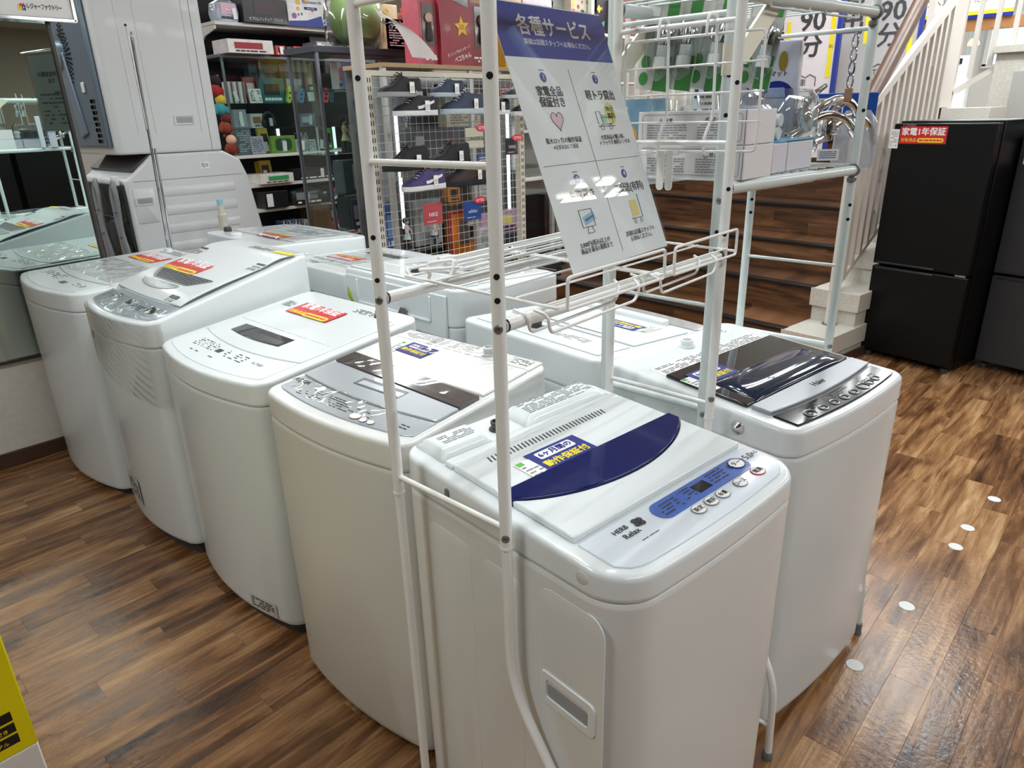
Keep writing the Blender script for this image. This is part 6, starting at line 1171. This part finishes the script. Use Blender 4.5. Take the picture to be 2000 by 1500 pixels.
MB().cyl((-.0, -.30, 1.735), (-.0, .42, 1.735), .014, 10).build('light_tube', MATS['strip_glow2'], dc)
MB().cyl((-.10, -.74, .24), (-.10, -.74, 1.74), .085, 20).build('steel_column', mat('brushed_steel', (176, 180, 184), .28, metal=.9), dc)

# wire panel with shoes
wp = thing('mesh_display_rack', 'cream framed wire mesh display panel holding the shoes', 'wire panel', (-3.52, 3.24, 0))
for y in (-.64, .64):
    MB().box((0, y, .86), (.05, .045, 1.66)).build('upright', CRM, wp, smooth=False)
    mb = MB()
    for k in range(34):
        for dy in (-.008, .008): mb.box((.0262, y+dy, .12+.046*k), (.0012, .005, .026))
    mb.build('slots', HOLE, wp, smooth=False, kind='stuff')
MB().box((0, 0, 1.675), (.045, 1.30, .03)).build('top_rail', CRM, wp, bevel=.003)
for s_ in (-1, 1): MB().box((0, s_*.64, .015), (.40, .05, .03)).build('base_foot', CRM, wp)
mb = MB()
for k in range(25): y = -.6+.05*k; mb.tube([(.01, y, .10), (.01, y, 1.66)], .0016, 4)
for k in range(32): z = .10+.05*k; mb.tube([(.012, -.62, z), (.012, .62, z)], .0016, 4)
mb.build('wire_mesh', mat('wire_white', (206, 204, 200), .4), wp, kind='stuff')
def shoe(lab, y0, y1, z, x, up, sole, lace, mark=None, rz=0, hi=0, grp='shoes on the wire panel', flip=1):
    """toe at y0 (left), heel at y1"""
    Ln = y1-y0; t = thing('shoe', lab, 'shoe', (x, (y0+y1)/2, z), rz, grp); n = 14; W_ = Ln*.17
    def hw(s): return W_*(.55+.45*math.sin(PI*min(1, s*1.25+.15)) if s < .5 else .80-.10*(s-.5)+.06*math.sin((s-.5)*2*PI))*(min(1, (s*9+.12))**.5)*(min(1, ((1-s)*9+.25))**.5)
    ss_ = [i/n for i in range(n+1)]
    out = [(hw(s), -Ln/2+Ln*s) for s in ss_]+[(-hw(s), -Ln/2+Ln*s) for s in reversed(ss_)]
    th = Ln*.085; th2 = lambda y: th*(1+.25*max(0, (y/Ln)))
    MB().loft([[Vector((a*.98, b, 0)) for a, b in out], [Vector((a*1.06, b, th*.4)) for a, b in out], [Vector((a*1.06, b, th2(b))) for a, b in out]]).build('sole', mat('shoe_sole_%d_%d' % sole[:2], sole, .6), t)
    def top(s): return Ln*(.13+.07*sm(s/.25)) if s < .25 else Ln*(.20+.17*sm((s-.25)/.30)) if s < .58 else Ln*((.37+hi)-.05*math.sin((s-.58)/.42*PI))
    rings = []
    for s in ss_:
        h_ = top(s)*(.35 if s == 0 else 1)-(0 if s < 1 else Ln*.05); w2 = hw(s)*.97; y = -Ln/2+Ln*s*.985+Ln*.005
        rings.append([Vector((w2*(1-.42*(q**2.2))*(1 if q < 1 else 1), y, th*.8+(h_-th*.8)*q)) for q in (0, .25, .5, .75, .93)]+[Vector((w2*.30, y, h_)), Vector((-w2*.30, y, h_))]+[Vector((-w2*(1-.42*(q**2.2)), y, th*.8+(h_-th*.8)*q)) for q in (.93, .75, .5, .25, 0)])
    MB().loft(rings).build('upper', mat('shoe_upper_%d_%d' % up[:2], up, .75), t, ang=70)
    mb = MB()
    for k in range(5):
        s = .30+.055*k; y = -Ln/2+Ln*s; w2 = hw(s)*.62; h_ = top(s); mb.tube([(w2, y, h_*.88), (w2*.3, y+.006, h_+.004), (-w2*.3, y+.004, h_+.005), (-w2, y+.01, h_*.9)], Ln*.011, 5)
    y = -Ln/2+Ln*.56; h_ = top(.56)
    for sgn in (-1, 1): mb.tube([(.0, y, h_+.004), (.02*sgn, y-.015, h_+.018), (.035*sgn, y-.03, h_+.004), (.01*sgn, y-.01, h_+.0)], Ln*.009, 5)
    mb.build('laces', mat('lace_%d' % lace[0], lace, .8), t)
    MB().sphere((0, Ln*.26, top(.75)-.002), 1, 12, 6, (hw(.75)*.5, Ln*.17, Ln*.02)).build('opening', mat('shoe_lining', (60, 54, 50), .9), t)
    if mark:
        pts = [(-Ln*.10, .10*Ln), (Ln*.06, .12*Ln), (Ln*.36, .22*Ln), (Ln*.36, .26*Ln), (Ln*.05, .17*Ln), (-.12*Ln, .15*Ln)]
        MB().prism(pts, hw(.6)*.78, hw(.6)*1.0, axis='x').build('side_stripe', mat('mark_%d' % mark[0], mark, .5), t, smooth=False)
    MB().box((.0, 0, -.004), (W_*2.2, Ln*.7, .004)).build('clear_holder', CLEAR, t, smooth=False)
    tg = MB().box((hw(.6)*1.15, Ln*.17, Ln*.16), (.001, .034, .058)).build('price_tag', PAPER, t, smooth=False); mbx(frame((hw(.6)*1.15+.001, Ln*.17, Ln*.14), (0, 1, 0), (0, 0, 1)), plines(.024, .03, 4, .9, 3, .4, 3)).build('print', PRINTG, tg, smooth=False)
    return t
BLKS, WHS = (30, 31, 34), (216, 218, 222)
shoe('black running shoe with white sole, top left of the wire panel', 2.56, 2.86, 1.545, -3.36, BLKS, (150, 150, 150), (24, 24, 26)); shoe('dark trainer peeking out behind the top left black running shoe', 2.66, 2.92, 1.56, -3.45, (50, 52, 54), (90, 92, 94), (30, 30, 32))
shoe('black canvas sneaker with white stripe and white sole, second row left', 2.64, 2.95, 1.445, -3.34, (36, 34, 38), WHS, (232, 232, 230), (220, 220, 222))
shoe('navy canvas sneaker with pale sole, top row middle', 2.94, 3.22, 1.545, -3.38, (48, 56, 74), (172, 186, 196), (226, 228, 226)); shoe('navy canvas sneaker with pale sole, second row middle', 3.00, 3.35, 1.448, -3.34, (50, 58, 76), (176, 190, 200), (230, 230, 228))
shoe('black low trainer with white sole, half behind the rack pole', 3.34, 3.62, 1.44, -3.38, (32, 32, 34), WHS, (40, 40, 42)); shoe('black sneaker with thick white laces beside the sign, top row', 3.56, 3.82, 1.535, -3.36, (40, 42, 50), (190, 194, 200), (232, 232, 232))
shoe('black shoe with thin white sole line beside the sign, second row', 3.62, 3.92, 1.43, -3.34, (28, 28, 30), WHS, (26, 26, 28))
shoe('all black high trainer crossing behind the rack rung, lower left', 2.55, 2.88, 1.150, -3.36, (22, 22, 24), (26, 26, 28), (18, 18, 20), hi=.06); shoe('all black trainer with big bow, lower middle', 2.89, 3.22, 1.155, -3.36, (24, 24, 26), (30, 26, 26), (18, 18, 20), hi=.05)
shoe('purple and white low sneaker, lowest left of the wire panel', 2.66, 2.98, 1.03, -3.34, (66, 56, 100), (226, 226, 228), (236, 236, 236), (230, 230, 232)); shoe('black and brown trainer, lowest middle of the wire panel', 2.99, 3.36, 1.03, -3.34, (48, 36, 34), (34, 36, 40), (40, 36, 34), (70, 44, 34))
def brand_tag(lab, y, z, w_, h, c, word, tc, bub=True):
    t = thing('brand_tag', lab, 'tag', (-3.36, y, z), math.radians(0)); m_ = mat('tagc_%d_%d' % c[:2], c, .4)
    MB().box((0, 0, 0), (.003, w_, h)).build('card', m_, t, smooth=False); MB().box((.001, 0, 0), (.004, w_+.012, h+.012)).build('sleeve', CLEAR, t, smooth=False)
    if word: txt(word, h*.27, mat('tagt_%d' % tc[0], tc, .5), t, frame((.004, 0, -.005), (0, 1, 0), (0, 0, 1))); mbx(frame((.004, -w_*.1, -h*.36), (0, 1, 0), (0, 0, 1)), plines(w_*.5, .004, 1, 1, 3, .8, 2)).build('print', TXW, t, smooth=False)
    MB().tube([(0, 0, h/2), (0, .004, h/2+.02), (0, -.004, h/2+.04), (0, 0, h/2+.06)], .003, 6).build('clip', CLEAR, t)
    if bub:
        b = MB().prism([(w_*.45+.055*math.cos(2*PI*i/20), h*.5+.022*math.sin(2*PI*i/20)) for i in range(20)], .004, .006, axis='x').build('red_bubble', mat('bubble_red', (206, 60, 74), .4), t, smooth=False); mbx(frame((.0075, w_*.45, h*.5), (0, 1, 0), (0, 0, 1)), plines(.07, .018, 2, .9, 4, .4, 4)).build('print', TXW, b, smooth=False)
brand_tag('red card with white lettering hanging low on the wire panel', 2.895, .878, .150, .125, (206, 70, 84), 'NIKE', (235, 235, 235), False); brand_tag('cream card with dark lettering and red bubble on the wire panel', 3.28, 1.305, .155, .120, (214, 206, 184), 'CONVERSE', (50, 48, 46)); brand_tag('black card with white lettering and red bubble beside the sign', 3.625, 1.24, .12, .105, (52, 48, 50), 'VANS', (220, 220, 220)); brand_tag('blue card with white lettering and red bubble low on the wire panel', 3.235, .862, .15, .12, (44, 84, 160), 'adidas', (200, 214, 236)); brand_tag('grey card seen edge-on between the shoes', 2.83, 1.26, .06, .14, (130, 134, 140), '', (150, 150, 154), False)
fl = thing('flyer', 'curved white flyer clipped to the top of the wire panel', 'flyer', (0, 0, 0))
MB().patch(lambda u, v: (-3.42+.05*math.sin(v*2)+.04*u, 2.60+(.03+.20*v+.16*u*v**.8), 1.985-.20*v**1.6+.03*u*v-.04*u-.03*v), 4, 12, .0012, Vector((1, 0, 0))).build('paper', mat('flyer_paper', (226, 218, 218), .5, var=.05, vscale=10), fl); MB().tube([(-3.36, 2.875, 1.76), (-3.365, 2.87, 1.72), (-3.36, 2.88, 1.69)], .006, 6).build('clip', CLEAR, fl)
# things right of the wire panel
t = thing('light_strip', 'bright vertical light tube right of the wire panel', 'lamp', (-4.3, 5.18, .0)); MB().cyl((0, 0, .95), (0, 0, 1.36), .02, 10).build('tube', MATS['strip_glow2'], t); MB().cyl((0, .07, .95), (0, .07, 1.36), .012, 10).build('tube', MATS['strip_glow2'], t); MB().box((-.03, .03, .94), (.05, .16, .02)).build('holder', SHW, t); MB().box((-.03, .03, .47), (.03, .04, .94)).build('stem', SHW, t)
t = thing('white_column', 'white square column beside the sign\'s lower left edge', 'column', (-4.5, 5.75, 0)); MB().box((0, 0, .9), (.20, .12, 1.8)).build('shaft', SHW, t, bevel=.004); MB().box((0, 0, .04), (.23, .15, .08)).build('base', GREYB, t)
us = thing('wall_shelf', 'high white shelf carrying packs above the sign', 'shelf', (-5.5, 6.9, 2.265)); MB().box((0, 0, 0), (.5, 2.9, .03)).build('shelf_board', SHW, us, bevel=.003); MB().box((-.25, 0, -.9), (.03, 2.9, 2.7)).build('back_panel', mat('shelf_back_grey', (150, 150, 146), .7), us, smooth=False); MB().box((.2, .18, -.9), (.05, .05, 2.9)).build('post', SHW, us, smooth=False)
for z in (-.5, -1.0, -1.5, -2.0): MB().box((0, 0, z), (.46, 2.88, .02)).build('shelf_board', SHW, us, smooth=False)
bk = thing('back_partition', 'dark partition with goods behind the glass showcase', 'partition', (-7.4, 5.6, 0)); MB().box((0, 0, 1.2), (.1, 5.4, 2.4)).build('panel', mat('partition_dark', (66, 62, 64), .7), bk, smooth=False)
